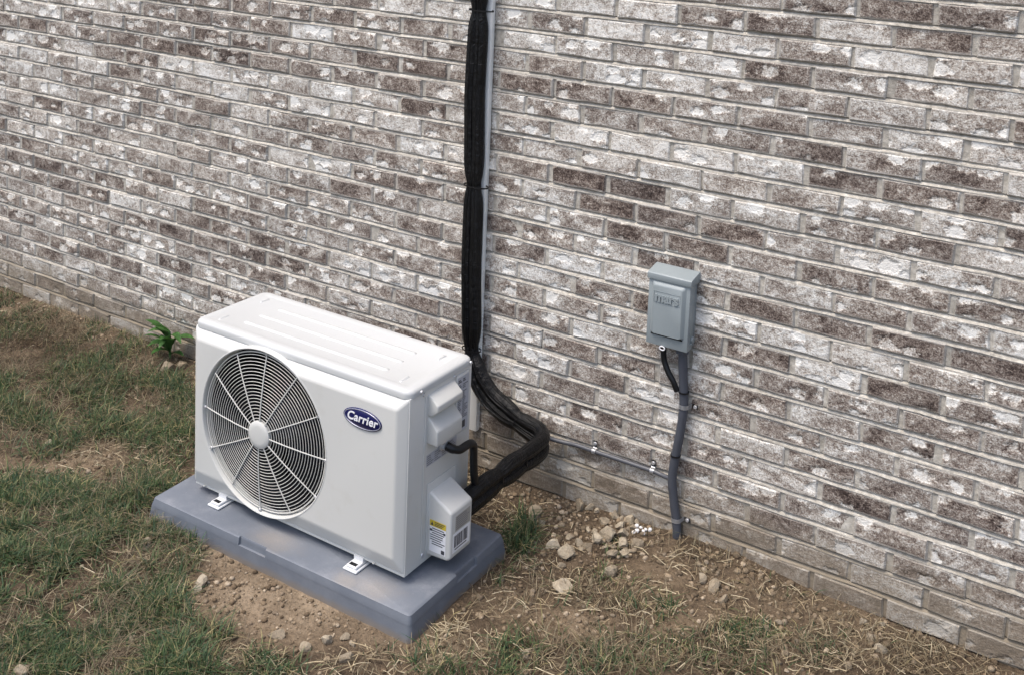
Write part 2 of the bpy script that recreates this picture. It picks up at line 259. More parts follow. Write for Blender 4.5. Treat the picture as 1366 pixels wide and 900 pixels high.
def make_paint_mat(name, col, rough=.38, dirt=.25):
    m = mat(name, col, rough); g = N(m); p = g.pos()
    n = g.noise(p, 14, 5, .65); f = g.noise(p, 900, 2)
    z = g.sepz()[2]
    k = g.math('MULTIPLY', g.step(n, .52, .78), dirt)
    g.put(g.b.inputs['Base Color'], g.mix(k, col, tuple(c*d for c, d in zip(col, (.80, .76, .68)))))
    g.put(g.b.inputs['Roughness'], g.math('MULTIPLY_ADD', n, .2, rough-.08))
    g.put(g.b.inputs['Normal'], g.bump(f, .0004, .35)); return m
def make_pad_mat():
    m = mat('pad_plastic', (.15, .165, .205), .5); g = N(m); p = g.pos(); s = g.sepz()
    n = g.noise(p, 12, 5, .65); f = g.noise(p, 350, 3, .7); big = g.noise(p, 4, 3)
    dust = g.math('MULTIPLY', g.step(g.math('MULTIPLY_ADD', f, .25, g.math('MULTIPLY_ADD', n, .6, g.math('MULTIPLY', big, .5))), .68, .95), .55)
    nz = g.new('ShaderNodeSeparateXYZ', {0: g.new('ShaderNodeNewGeometry').outputs['Normal']}).outputs[2]
    dust = g.math('MULTIPLY', dust, g.step(nz, .3, .9))
    # two washed-out soil stains where mud dried on the top
    st = 0.0
    for cx, cy, r in ((.06, -.775, .10), (-.30, -.765, .10), (-.02, -.79, .06)):
        dx = g.math('MULTIPLY', g.math('SUBTRACT', s[0], cx), .6); dy = g.math('SUBTRACT', s[1], cy)
        d = g.math('SQRT', g.math('ADD', g.math('MULTIPLY', dx, dx), g.math('MULTIPLY', dy, dy)))
        st = g.math('MAXIMUM', st, g.step(g.math('MULTIPLY_ADD', g.math('SUBTRACT', n, .5), .10, d), r*.75, 0.0))
    st = g.math('MULTIPLY', g.math('MULTIPLY', st, g.step(nz, .3, .9)), g.math('MULTIPLY_ADD', f, .9, .15), clamp=True)
    col = g.mix(g.step(n, .3, .75), (.118, .134, .162), (.152, .168, .194))
    col = g.mix(dust, col, (.30, .30, .32)); col = g.mix(g.math('MULTIPLY', st, .62), col, (.36, .31, .25))
    scr = g.step(g.noise(g.new('ShaderNodeVectorMath', {0: p, 1: (9, 9, 60)}, operation='MULTIPLY').outputs[0], 6, 4, .7), .66, .72)
    col = g.mix(g.math('MULTIPLY', scr, .25), col, (.3, .31, .34))
    # soil dusted on the lowest edge
    col = g.mix(g.math('MULTIPLY', g.step(g.math('MULTIPLY_ADD', g.math('SUBTRACT', n, .5), .03, s[2]), .018, -.004), .6), col, (.19, .15, .105))
    g.put(g.b.inputs['Base Color'], col); g.put(g.b.inputs['Normal'], g.bump(f, .0008, .6))
    g.put(g.b.inputs['Roughness'], g.math('MULTIPLY_ADD', n, .25, .48)); return m
def make_wrap_mat(name, rib):
    m = mat(name, (.006, .006, .007), .5, 0, .3); g = N(m); p = g.attr('buv').outputs['Vector']; s = g.new('ShaderNodeSeparateXYZ', {0: p}).outputs
    n = g.noise(g.pos(), 70, 4, .6); w = g.math('SINE', g.math('MULTIPLY', s[1], 2*PI/rib)); 
    st = g.noise(g.new('ShaderNodeVectorMath', {0: p, 1: (1., .05, 1.)}, operation='MULTIPLY').outputs[0], 70, 3, .6)
    h = g.math('MULTIPLY', n, .25); h = g.math('MULTIPLY_ADD', st, 2.2, h)
    cr = g.noise(g.new('ShaderNodeVectorMath', {0: p, 1: (.5, 1., 1.)}, operation='MULTIPLY').outputs[0], 38, 4, .65, 1.2); h = g.math('MULTIPLY_ADD', cr, 1.0, h)
    g.put(g.b.inputs['Normal'], g.bump(h, .0055))
    g.put(g.b.inputs['Base Color'], g.mix(g.step(n, .6, .85), (.0035, .0035, .004), (.009, .0088, .009)))
    g.put(g.b.inputs['Roughness'], g.math('MULTIPLY_ADD', n, .3, .22)); return m
def make_leaf_mat():
    m = mat('leaf', (.07, .16, .04), .5); g = N(m); n = g.noise(g.pos(), 40, 3)
    c = g.ramp(n, [(.2, (.085, .20, .055)), (.8, (.17, .36, .11))]); g.put(g.b.inputs['Base Color'], c)
    tr = g.new('ShaderNodeBsdfTranslucent', {'Color': c}); mx = g.new('ShaderNodeMixShader', {0: .35, 1: g.b.outputs[0], 2: tr.outputs[0]})
    g.t.links.new(mx.outputs[0], g.t.nodes['Material Output'].inputs['Surface']); return m

M_BRICK = make_brick_mat(); M_MORTAR = make_mortar_mat(); M_SOIL = make_soil_mat(); M_STONE = make_stone_mat(); M_PEB = make_pebble_mat()
M_GRASS = make_blade_mat('grass_blade'); M_DRY = make_blade_mat('dry_blade', .15); M_LEAF = make_leaf_mat()
M_PAINT = make_paint_mat('cabinet_paint', (.575, .575, .55)); M_COVER = make_paint_mat('cover_paint', (.50, .51, .505), .38, .12)
M_GREY = make_paint_mat('box_paint', (.255, .290, .300), .42, .3); M_PAD = make_pad_mat()
M_WRAP = make_wrap_mat('pipe_wrap', .009); M_WRAP2 = make_wrap_mat('ribbed_wrap', .007)
M_BLACK = mat('black_plastic', (.007, .007, .008), .42, 0, .35); M_DARK = mat('dark_cavity', (.006, .0065, .009), .8, 0, .2); M_COIL = mat('coil_fins', (.010, .011, .013), .7, 0, .2)
M_WIRE = mat('grille_wire', (.62, .615, .58), .4); M_CHROME = mat('zinc', (.60, .61, .63), .32, .55); M_BLADE = mat('fan_blade', (.010, .011, .014), .75, 0, .2)
M_NAVY = mat('badge_navy', (.008, .010, .075), .25); M_WHITE = mat('print_white', (.80, .80, .82), .45); M_SILVER = mat('badge_rim', (.55, .56, .68), .3, .6)
M_STICK = mat('silver_label', (.40, .415, .46), .4); M_INK = mat('label_ink', (.045, .045, .055), .5); M_YELLOW = mat('warning_yellow', (.62, .47, .035), .5)
M_INKG = mat('label_ink_grey', (.20, .20, .21), .5); M_TAN = mat('label_tan', (.36, .345, .31), .5)
M_CONDUIT = make_paint_mat('conduit_grey', (.060, .066, .082), .5, .35); M_CABLE = make_paint_mat('cable_grey', (.075, .079, .092), .4, .3)
M_PVC = make_paint_mat('white_pvc', (.84, .85, .82), .4, .15); M_FOOT = mat('foot_metal', (.66, .67, .68), .35, .1)

# ================================================================== ground
def gheight(x, y):
    z = (vnoise(x, y, 2.2, 1)-.5)*.030 + (vnoise(x, y, 6, 2)-.5)*.020 + (vnoise(x, y, 17, 3)-.5)*.012 + (vnoise(x, y, 45, 4)-.5)*.006
    fade = np.clip((-np.asarray(y))/.10, .25, 1)                       # calm along the wall foot
    z = z*fade
    # flattened under and round the pad
    dx = np.maximum(np.maximum(-.78-x, x-.24), 0); dy = np.maximum(np.maximum(-.84-y, y+.36), 0)
    near = np.clip(1-np.hypot(dx, dy)/.12, 0, 1)
    bank = .030*np.exp(-((x-.66)/.32)**2 - (np.asarray(y)/.16)**2) + .012*np.exp(-((x+2.0)/.5)**2 - (np.asarray(y)/.2)**2)   # soil banked against the wall
    return z*(1-.75*near) - .004 + bank
def ell(px, py, e):
    dx = px-e[0]; dy = py-e[1]; c, s = math.cos(e[4]), math.sin(e[4])
    return np.hypot((dx*c+dy*s)/e[2], (-dx*s+dy*c)/e[3])
xs = np.concatenate([np.linspace(-40, -5, 12)[:-1], np.linspace(-5, -3, 41)[:-1], np.arange(-3, 2.2, .014), np.linspace(2.2, 4.5, 41), np.linspace(4.5, 40, 12)[1:]])
ys = np.concatenate([np.linspace(-40, -4, 12)[:-1], np.linspace(-4, -1.9, 41)[:-1], np.arange(-1.9, .03, .014), [.1, .16, 2, 8, 40]])
GX, GY = np.meshgrid(xs, ys, indexing='ij'); GZ = gheight(GX, GY)
nx, ny = GX.shape
idx = np.arange(nx*ny).reshape(nx, ny)
quads = np.stack([idx[:-1, :-1], idx[1:, :-1], idx[1:, 1:], idx[:-1, 1:]], -1).reshape(-1, 4)
def np_mesh(name, V, F, cols=None):
    """mesh from numpy verts and faces with one face size"""
    me = bpy.data.meshes.new(name); n = F.shape[1]
    me.vertices.add(len(V)); me.vertices.foreach_set('co', np.ascontiguousarray(V, np.float32).ravel())
    me.loops.add(F.size); me.loops.foreach_set('vertex_index', np.ascontiguousarray(F, np.int32).ravel())
    me.polygons.add(len(F)); me.polygons.foreach_set('loop_start', np.arange(0, F.size, n, dtype=np.int32))
    me.update(calc_edges=True)
    if cols is not None:
        a = me.attributes.new('col', 'FLOAT_COLOR', 'POINT'); a.data.foreach_set('color', np.ascontiguousarray(np.c_[cols, np.ones(len(cols))], np.float32).ravel())
    return me
me = np_mesh('ground', np.c_[GX.ravel(), GY.ravel(), GZ.ravel()], quads); me.shade_smooth()
clay = np.full(nx*ny, .28)
for e in CLAY:
    clay = np.maximum(clay, .28 + (e[5]*.55)*np.clip(1.25-ell(GX.ravel(), GY.ravel(), e), 0, 1)**.7)
at = me.attributes.new('clay', 'FLOAT', 'POINT'); at.data.foreach_set('value', clay.astype(np.float32))
ground = link('ground', me, M_SOIL); tag(ground, 'uneven brown soil yard in front of the brick wall', 'ground', kind='structure')

# ================================================================== brick wall
BL, BC, Z0 = .2032, .06799, 1.59128            # brick pitch, course pitch, height of course 0
JT = .0105
WX0, WX1 = -9.0, 5.6
wall = thing('brick_wall', (0, 0, 0), 'long house wall of tumbled whitewashed brown brick in running bond', 'wall')
# mortar: weathered bed joints, sloping out to the brick below
bm = bmesh.new()
mx = np.arange(WX0, WX1+.01, .068); prev = None
prof = [(-.30, .0030)]
for row in range(26, -22, -1):
    zj = Z0 - (row+.5)*BC
    if row > 24: continue
    prof += [(zj-.0062, .0030), (zj-.0060, -.0014), (zj-.0025, .0004), (zj+.0046, .0090), (zj+.0062, .0030)]
for x in mx:
    jit = random.uniform(-.0011, .0011); cur = []
    for z, y in prof: cur.append(bm.verts.new((x, y + random.uniform(-.001, .001), z + jit + random.uniform(-.0009, .0009))))
    if prev:
        for a in range(len(cur)-1): bm.faces.new((prev[a], cur[a], cur[a+1], prev[a+1]))
    prev = cur
ztop = prof[-1][0]
fin(bm, 'mortar', M_MORTAR, wall)
bm = bmesh.new(); box(bm, WX0, WX1, .020, .22, -.30, ztop); fin(bm, 'wall_core', M_MORTAR, wall)

def brick_geo(row, n, rng):
    """one tumbled brick: wavy arris, dished face; about 40 triangles"""
    off = .5 if row % 2 == 0 else 0.
    xc = (n+off+.5)*BL; zc = Z0 - row*BC
    hw = (BL-JT)/2 + rng.uniform(-.0022, .0022); hh = (BC-JT)/2 + rng.uniform(-.0012, .0012)
    xc += rng.uniform(-.0018, .0018); zc += rng.uniform(-.0012, .0012); yf = rng.uniform(-.0045, .0015)
    us = (-1, -.36, .33, 1); per = [(u, -1) for u in us] + [(u, 1) for u in us[::-1]]
    V = []; out = []
    for k, (u, v) in enumerate(per):
        a = u*hw + (rng.uniform(-.004, .004) if abs(u) < 1 else rng.uniform(-.0028, .0022)); b = v*hh + rng.uniform(-.0030, .0018)
        out.append((a, b))
    tilt = rng.uniform(-.02, .02); tz = rng.uniform(-.02, .02)
    for (a, b) in out: V.append((xc+a, .019, zc+b))
    for (a, b) in out: V.append((xc+a, yf+.0040+rng.uniform(-.0008, .0012), zc+b))
    for (a, b) in out: V.append((xc+a-math.copysign(.0042, a)*(1 if abs(a) > hw*.8 else .2), yf+a*tilt+b*tz+rng.uniform(-.0008, .0008), zc+b-math.copysign(.0040, b)))
    F = []
    for r in (0, 8):
        for k in range(8): F.append((r+k, r+(k+1) % 8, r+8+(k+1) % 8, r+8+k))
    F += [(16, 17, 22, 23), (17, 18, 21, 22), (18, 19, 20, 21)]
    UV = [(x-xc, z-zc, 0) for x, y, z in V]
    if row in TONES and n in TONES[row]: tone = TONES[row][n]/100
    else: tone = rng.choice((.2, .3, .38, .45, .5, .6, .72))
    return V, F, UV, (min(1, max(0, tone*1.0)), rng.random(), rng.random())
def brick_mesh(V, F, UV, BK):
    me = bpy.data.meshes.new('brick'); me.from_pydata(V, [], F)
    a = me.attributes.new('buv', 'FLOAT_VECTOR', 'POINT'); a.data.foreach_set('vector', np.array(UV, np.float32).ravel())
    a = me.attributes.new('bk', 'FLOAT_VECTOR', 'POINT'); a.data.foreach_set('vector', np.array(BK, np.float32).ravel())
    me.materials.append(M_BRICK); me.validate(); me.update(); return me
allb = []
camp = cam.matrix_world.translation; inv = cam.matrix_world.inverted()
for row in range(24, -21, -1):
    off = .5 if row % 2 == 0 else 0.
    for n in range(int(WX0/BL)-1, int(WX1/BL)+1):
        xc = (n+off+.5)*BL
        if xc-BL/2 < WX0+.01 or xc+BL/2 > WX1-.01: continue
        p = Vector((xc, 0, Z0-row*BC)); q = inv @ p
        dep = -q.z; fx = cam_d.lens/36
        sx = q.x/dep*fx - cam_d.shift_x; sy = q.y/dep*fx - cam_d.shift_y
        seen = abs(sx) < .515 and abs(sy) < .345 and row <= 23
        size = abs(p.y-camp.y)/dep**3
        allb.append((seen, size, row, n))
vis = sorted([b for b in allb if b[0]], key=lambda b: -b[1])
single = {(b[2], b[3]) for b in vis[:300]}
RV, RF, RU, RB = [], [], [], []
for seen, size, row, n in allb:
    rng = random.Random(row*1000+n*7+5)
    V, F, UV, bk = brick_geo(row, n, rng)
    if (row, n) in single:
        c = Vector(((max(v[0] for v in V)+min(v[0] for v in V))/2, 0, Z0-row*BC))
        o = link('brick', brick_mesh([Vector(v)-c for v in V], F, UV, [bk]*len(V)), None, wall); o.location = c
    else:
        b0 = len(RV); RV += V; RF += [tuple(i+b0 for i in f) for f in F]; RU += UV; RB += [bk]*len(V)
o = link('bricks', brick_mesh(RV, RF, RU, RB), None, wall); tag(o, kind='stuff')

# ================================================================== equipment pad
PX, PY, PW, PD, PR = -.758, -.823, .973, .447, .0122
pad = thing('equipment_pad', (PX, PY, 0), 'low blue grey plastic equipment pad with dusty top on the soil', 'equipment pad')
pad.rotation_euler.z = PR
def pad_outline(inset, z):
    return inset, z
bm = bmesh.new()
# outline with shallow notches at the middle of each side, lofted up to a rounded top edge
def pad_loop(ins, notch):
    w2, d2, r = PW, PD, .010
    P = []
    def arc(cx, cy, a0):
        for k in range(5):
            a = math.radians(a0 + 90*k/4); P.append((cx+(r-ins*.6)*math.cos(a), cy+(r-ins*.6)*math.sin(a)))
    def side(a, b, nrm, at, half):
        a = Vector(a); b = Vector(b); L = (b-a).length; t = (b-a)/L
        for s, dn in ((at-half, 0), (at-half+.002, notch), (at+half-.002, notch), (at+half, 0)):
            P.append(tuple(a+t*s+Vector(nrm)*dn))
    i = ins*.4
    arc(r+i, r+i, 180); side((r, i), (w2-r, i), (0, 1), .415*w2, .052)
    arc(w2-r-i, r+i, 270); side((w2-i, r), (w2-i, d2-r), (-1, 0), .56*d2, .05)
    arc(w2-r-i, d2-r-i, 0); side((w2-r, d2-i), (r, d2-i), (0, -1), .5*w2, .052)
    arc(r+i, d2-r-i, 90); side((i, d2-r), (i, r), (1, 0), .5*d2, .05)
    return P
lays = [(-.02, -.045, 0), (-.006, .030, 0), (-.005, .0385, 0), (-.005, .039, .0065), (0, .052, .0065), (.0022, .0592, .0062), (.0075, .0620, .006)]
R = []
for ins, z, nt_ in lays: R.append([bm.verts.new((x, y, z)) for x, y in pad_loop(ins, nt_)])
for a, b in zip(R, R[1:]):
    for k in range(len(a)): bm.faces.new((a[k], a[(k+1) % len(a)], b[(k+1) % len(a)], b[k]))
bm.faces.new(R[-1]); bm.faces.new(R[0][::-1])
bmesh.ops.recalc_face_normals(bm, faces=bm.faces)
me = bpy.data.meshes.new('slab'); bm.to_mesh(me); bm.free(); me.shade_smooth(); me.set_sharp_from_angle(angle=math.radians(40))
link('slab', me, M_PAD, pad)

# ================================================================== outdoor unit
UX0, UX1, UY0, UY1, UZ0, UZ1 = -.690, .125, -.742, -.436, .086, .6075
unit = thing('outdoor_unit', ((UX0+UX1)/2, (UY0+UY1)/2, .062), 'off white heat pump outdoor unit with round fan grille standing on plastic pad', 'air conditioner')
YB = -.690                                                   # where the front moulding meets the cabinet
# front panel: a shallow pan with sloping margins, fan opening cut out
FCX, FCZ, FR = -.388, .345, .247
bm = bmesh.new()
O4 = [(UX0, UZ0+.006), (UX1-.001, UZ0+.006), (UX1-.001, .586), (UX0, .586)]; I4 = [(-.662, .142), (.098, .138), (.098, .557), (-.662, .557)]
lay = [(O4, -.700), (O4, -.7205), (I4, UY0)]
R = [[bm.verts.new((x, y, z)) for x, z in q] for q, y in lay]
for a, b in zip(R, R[1:]):
    for k in range(4): bm.faces.new((a[k], a[(k+1) % 4], b[(k+1) % 4], b[k]))
bm.faces.new(R[-1]); bm.faces.new(R[0][::-1])
bmesh.ops.recalc_face_normals(bm, faces=bm.faces)
bmesh.ops.bevel(bm, geom=[e for e in bm.edges if all(v.co.y < -.715 for v in e.verts)], offset=.006, segments=4, affect='EDGES', profile=.5)
cut = bmesh.new(); lathe_y(cut, FCX, FCZ, [(FR, -.80), (FR, -.60)], 128)
bmesh.ops.holes_fill(cut, edges=cut.edges)
def boolean(bm, cut, name):
    a = bpy.data.meshes.new('a'); bm.to_mesh(a); bm.free(); b = bpy.data.meshes.new('b'); bmesh.ops.recalc_face_normals(cut, faces=cut.faces); cut.to_mesh(b); cut.free()
    oa = link('a', a); ob = link('b', b); md = oa.modifiers.new('x', 'BOOLEAN'); md.operation = 'DIFFERENCE'; md.object = ob; md.solver = 'EXACT'
    dg = bpy.context.evaluated_depsgraph_get(); dg.update(); me = bpy.data.meshes.new_from_object(oa.evaluated_get(dg))
    bpy.data.objects.remove(oa); bpy.data.objects.remove(ob); return me
me = boolean(bm, cut, 'front_panel'); me.name = 'front_panel'
me.transform(Matrix.Translation(-unit.location)); me.shade_smooth(); me.set_sharp_from_angle(angle=math.radians(28)); me.materials.clear()
front = link('front_panel', me, M_PAINT, unit)
# flared ring round the fan opening
bm = bmesh.new(); lathe_y(bm, FCX, FCZ, [(.2500, -.710), (.2500, -.7402), (.2493, -.7422), (.2475, -.7432), (.2450, -.7418), (.2435, -.736), (.2413, -.724), (.2398, -.712), (.246, -.712)], 128)
fin(bm, 'fan_opening_rim', M_PAINT, unit, 40)
# dark duct behind the grille, coil at the back
bm = bmesh.new(); lathe_y(bm, FCX, FCZ, [(.246, -.7110), (.2390, -.7115), (.235, -.700), (.231, -.66), (.228, -.59), (.228, -.478)], 96); fin(bm, 'fan_shroud', M_DARK, unit, 60)
bm = bmesh.new(); box(bm, UX0+.006, UX1-.006, UY1-.036, UY1-.012, UZ0+.012, .580); fin(bm, 'coil', M_COIL, unit)
# fan: hub and three swept blades
fan = thing('x', (0, 0, 0), 'x', 'x'); bpy.data.objects.remove(fan)
bm = bmesh.new(); lathe_y(bm, FCX, FCZ, [(.058, -.585), (.060, -.640), (.054, -.652), (.02, -.656)], 40, True); fan = fin(bm, 'fan', M_BLADE, unit, 40)
for b in range(3):
    bm = bmesh.new(); G = []
    a0 = math.radians(35+120*b)
    for i in range(9):
        r = .05 + .175*i/8; row_ = []
        for j in range(9):
            t = j/8; sweep = math.radians(70 + 18*math.sin(i/8*PI*.5))*t + math.radians(14)*(i/8)**2
            a = a0 + sweep; row_.append(bm.verts.new((FCX+r*math.cos(a), -.640+.05*t+.008*math.sin(t*PI), FCZ+r*math.sin(a))))
        G.append(row_)
    for i in range(8):
        for j in range(8): bm.faces.new((G[i][j], G[i+1][j], G[i+1][j+1], G[i][j+1]))
    ret = bmesh.ops.solidify(bm, geom=bm.faces[:], thickness=.003)
    fin(bm, 'blade', M_BLADE, fan, 50)
# grille: wire rings, twelve spokes, hub cap, fixing lugs
GY_ = -.7325
def gy(r): return GY_ - .019*(1-(r/.235)**2)
bm = bmesh.new(); tube(bm, [(FCX+.2355*math.cos(2*PI*k/97), gy(.2355), FCZ+.2355*math.sin(2*PI*k/97)) for k in range(98)], .0021, 6, False); grille = fin(bm, 'fan_grille', M_WIRE, unit, 60)
nr = 20
for i in range(nr):
    r = .0475 + (.2275-.0475)*i/(nr-1)
    bm = bmesh.new(); lathe_y(bm, FCX, FCZ, [(r+.00095*math.cos(a), gy(r)+.00095*math.sin(a)) for a in [2*PI*k/6 for k in range(7)]], 72)
    bmesh.ops.remove_doubles(bm, verts=bm.verts, dist=1e-6); fin(bm, 'grille_ring', M_WIRE, grille, 80)
for k in range(12):
    a = math.radians(88 - 30*k); rr = [.034, .10, .16, .20, .2365]
    bm = bmesh.new(); tube(bm, [(FCX+r*math.cos(a), gy(r)-.0024, FCZ+r*math.sin(a)) for r in rr] , .0018, 6); fin(bm, 'spoke', M_WIRE, grille, 60)
    if k in (0, 3, 6, 9, 2, 4, 8):
        bm = bmesh.new(); dome(bm, (FCX+.2395*math.cos(a), -.7360, FCZ+.2395*math.sin(a)), .0052, (0, -1, 0), .9); fin(bm, 'fixing_screw', M_CHROME, grille, 50)
bm = bmesh.new(); lathe_y(bm, FCX, FCZ, [(.0405, gy(0)+.006), (.0405, gy(0)-.0035), (.038, gy(0)-.0055), (.025, gy(0)-.0070), (.010, gy(0)-.0074)], 40, True); fin(bm, 'hub_cap', M_PAINT, grille, 50)

# cabinet shell
bm = bmesh.new(); box(bm, UX1-.004, UX1, -.7195, UY1, UZ0+.004, .586, .0012); side_r = fin(bm, 'side_panel', M_PAINT, unit, 40)
bm = bmesh.new(); box(bm, UX0, UX0+.004, -.700, UY1, UZ0+.004, .586, .0012); fin(bm, 'side_panel', M_PAINT, unit, 40)
bm = bmesh.new()
for k in range(14): box(bm, UX0+.006, UX1-.006, UY1-.004, UY1-.001, .10+k*.0335, .10+k*.0335+.012)
for x in (UX0+.004, -.28, UX1-.03): box(bm, x, x+.026, UY1-.0045, UY1-.0005, UZ0+.004, .586)
fin(bm, 'rear_guard', M_PAINT, unit)
bm = bmesh.new(); box(bm, UX0+.003, UX1-.003, -.718, UY1+.001, UZ0-.004, UZ0+.006, .002); fin(bm, 'base_pan', M_PAINT, unit, 40)
bm = bmesh.new(); box(bm, -.135, -.132, -.685, UY1+.005, UZ0+.012, .580); fin(bm, 'partition', M_DARK, unit)
# corner post seam on the service side
bm = bmesh.new(); box(bm, UX1, UX1+.0025, -.655, -.6475, UZ0+.02, .570, .0011); fin(bm, 'panel_seam', M_PAINT, side_r, 40)
# top cover: pressed lid with rounded corners and ribs
def rrect(x0, x1, y0, y1, r, n=8):
    P = []
    for cx, cy, a0 in ((x1-r, y1-r, 0), (x0+r, y1-r, 90), (x0+r, y0+r, 180), (x1-r, y0+r, 270)):
        for k in range(n+1):
            a = math.radians(a0+90*k/n); P.append((cx+r*math.cos(a), cy+r*math.sin(a)))
    return P
bm = bmesh.new(); R = []
for ins, z in ((.0045, .5855), (0, .5850), (0, .5965), (.0012, .6012), (.0045, .6048), (.0095, .6068), (.016, .6075), (.030, .6075), (.033, .6060)):
    R.append([bm.verts.new((x, y, z)) for x, y in rrect(UX0-.003+ins, UX1+.003-ins, -.7245+ins, UY1+.006-ins, max(.026-ins*.6, .008))])
for a, b in zip(R, R[1:]):
    for k in range(len(a)): bm.faces.new((a[k], a[(k+1) % len(a)], b[(k+1) % len(a)], b[k]))
bm.faces.new(R[-1]); bm.faces.new(R[0][::-1])
cover = fin(bm, 'top_cover', M_COVER, unit, 35)
def rib(x0, y0, x1, y1, wd, h=.0030, z=.6059):
    bm = bmesh.new(); d = Vector((x1-x0, y1-y0, 0)); L = d.length; d /= L; nrm = Vector((-d.y, d.x, 0)); c = Vector((x0, y0, z))
    loops = []
    for ins, zz in ((0, 0), (wd*.30, h*.9), (wd*.38, h)):
        q = []
        for sgn, cx in ((1, L-wd/2), (-1, wd/2)):
            for k in range(7):
                a = math.radians(-90+180*k/6) if sgn == 1 else math.radians(90+180*k/6)
                rr = wd/2-ins; q.append(bm.verts.new(c + d*(cx+rr*math.cos(a)) + nrm*rr*math.sin(a) + Vector((0, 0, zz))))
        loops.append(q)
    for a, b in zip(loops, loops[1:]):
        for k in range(len(a)): bm.faces.new((a[k], a[(k+1) % len(a)], b[(k+1) % len(a)], b[k]))
    bm.faces.new(loops[-1]); fin(bm, 'pressed_rib', M_COVER, cover, 50)
for y, a, b in ((-.520, -.545, -.010), (-.585, -.560, -.005), (-.648, -.560, -.005)): rib(a, y, b, y, .018, .0036)
for x in (-.630, .062): rib(x, -.515, x, -.475, .010); rib(x, -.685, x, -.645, .010)
for y, z in ((-.676, .5925), (-.447, .5925)):
    bm = bmesh.new(); dome(bm, (UX1+.0035, y, z), .0052, (1, 0, 0), .9); fin(bm, 'screw', M_CHROME, cover, 50)
for y, z in ((-.661, .5780), (-.520, .5780)):
    bm = bmesh.new(); dome(bm, (UX1-.0002, y, z), .0052, (1, 0, 0), .9); fin(bm, 'screw', M_CHROME, side_r, 50)
# stepped terminal cover / hand grip on the service side
def extr_y(bm, prof, y0, y1, bev=.004, seg=3):
    b = bmesh.new(); A = [b.verts.new((x, y0, z)) for x, z in prof]; B = [b.verts.new((x, y1, z)) for x, z in prof]
    b.faces.new(A); b.faces.new(B[::-1]); n = len(prof)
    for k in range(n): b.faces.new((A[k], B[k], B[(k+1) % n], A[(k+1) % n]))
    bmesh.ops.recalc_face_normals(b, faces=b.faces)
    if bev: bmesh.ops.bevel(b, geom=[e for e in b.edges if not all(v.co.x < UX1+.001 for v in e.verts)], offset=bev, segments=seg, affect='EDGES', profile=.5)
    merge(bm, b)
x = UX1-.002
bm = bmesh.new(); extr_y(bm, [(x, .5700), (x+.006, .5700), (x+.036, .5450), (x+.036, .5270), (x+.018, .5110), (x+.006, .5090), (x+.006, .5040), (x+.037, .4730), (x+.037, .4300), (x, .4300)], -.6400, -.5230, .0045)
fin(bm, 'terminal_cover', M_PAINT, unit, 50)
# name plate
bm = bmesh.new(); box(bm, UX1, UX1+.0035, -.5135, -.4490, .400, .5750, .0028); plate = fin(bm, 'label_frame', M_PAINT, unit, 50)
bm = bmesh.new(); box(bm, UX1+.0035, UX1+.0040, -.5080, -.4535, .404, .5670); lab = fin(bm, 'rating_label', M_STICK, plate)
bm = bmesh.new()
for k in range(23):
    z = .558 - k*.0052
    for a, b in ((-.505, random.uniform(-.496, -.486)), (-.483, random.uniform(-.474, -.457))):
        if k not in (2, 6): box(bm, UX1+.0040, UX1+.0043, a, b, z-.0011-(.0012 if k < 2 else 0), z+.0011)
box(bm, UX1+.0040, UX1+.0043, -.5045, -.4665, .4120, .4330)
fin(bm, 'print', M_INK, plate)
# wiring label under the terminal cover
bm = bmesh.new(); box(bm, UX1, UX1+.0005, -.6400, -.5000, .3620, .3960); lab = fin(bm, 'wiring_label', M_STICK, side_r)
bm = bmesh.new()
for k in range(5):
    for j in range(4): box(bm, UX1+.0005, UX1+.0008, -.637+j*.034, -.637+j*.034+random.uniform(.016, .031), .3655+k*.006, .3655+k*.006+.0026)
fin(bm, 'print', M_INKG, side_r)
# power inlet: locknut and elbow
bm = bmesh.new(); box(bm, UX1-.001, UX1+.030, -.6100, -.5380, .4230, .4280, .002); fin(bm, 'inlet_bracket', M_CHROME, unit, 40)
bm = bmesh.new(); tube(bm, [(UX1+.001, -.573, .403), (UX1+.008, -.573, .403), (UX1+.0085, -.573, .403), (UX1+.020, -.573, .402)], [.017, .017, .013, .013], 12); fin(bm, 'cable_gland', M_CHROME, unit, 40)
# valve cover: sloped hood with stickers
vx = UX1+.078; VY0, VY1 = -.623, -.521
bm = bmesh.new(); box(bm, UX1, UX1+.0025, -.6330, -.5000, .115, .3100, .002); fin(bm, 'valve_mount', M_PAINT, side_r, 40)
bm = bmesh.new(); extr_y(bm, [(UX1-.001, .2860), (UX1+.004, .2860), (vx, .2460), (vx, .1130), (vx-.012, .1040), (UX1-.001, .1000)], VY0, VY1, .0075, 4)
valve = fin(bm, 'valve_cover', M_PAINT, unit, 45)
yb = VY0-.0004
bm = bmesh.new(); box(bm, UX1+.008, UX1+.062, yb-.0004, yb+.0003, .1180, .2080); fin(bm, 'instruction_label', M_WHITE, valve)
bm = bmesh.new(); box(bm, UX1+.008, UX1+.062, yb-.0009, yb-.0004, .1920, .2090); fin(bm, 'warning_label', M_YELLOW, valve)
bm = bmesh.new()
for k in range(3): box(bm, UX1+.024, UX1+.024+(.034, .03, .026)[k], yb-.0012, yb-.0009, .2040-k*.0045, .2062-k*.0045)
v0 = [bm.verts.new((UX1+xx, yb-.0012, zz)) for xx, zz in ((.011, .195), (.021, .195), (.016, .206))]; bm.faces.new(v0)
for k in range(8):
    z = .1860-k*.0064; a = UX1+(.010 if 2 < k < 6 else .016); box(bm, a, a+random.uniform(.036, .044), yb-.0008, yb-.0004, z-.0012, z+.0012)
box(bm, UX1+.048, UX1+.059, yb-.0008, yb-.0004, .1205, .1315)
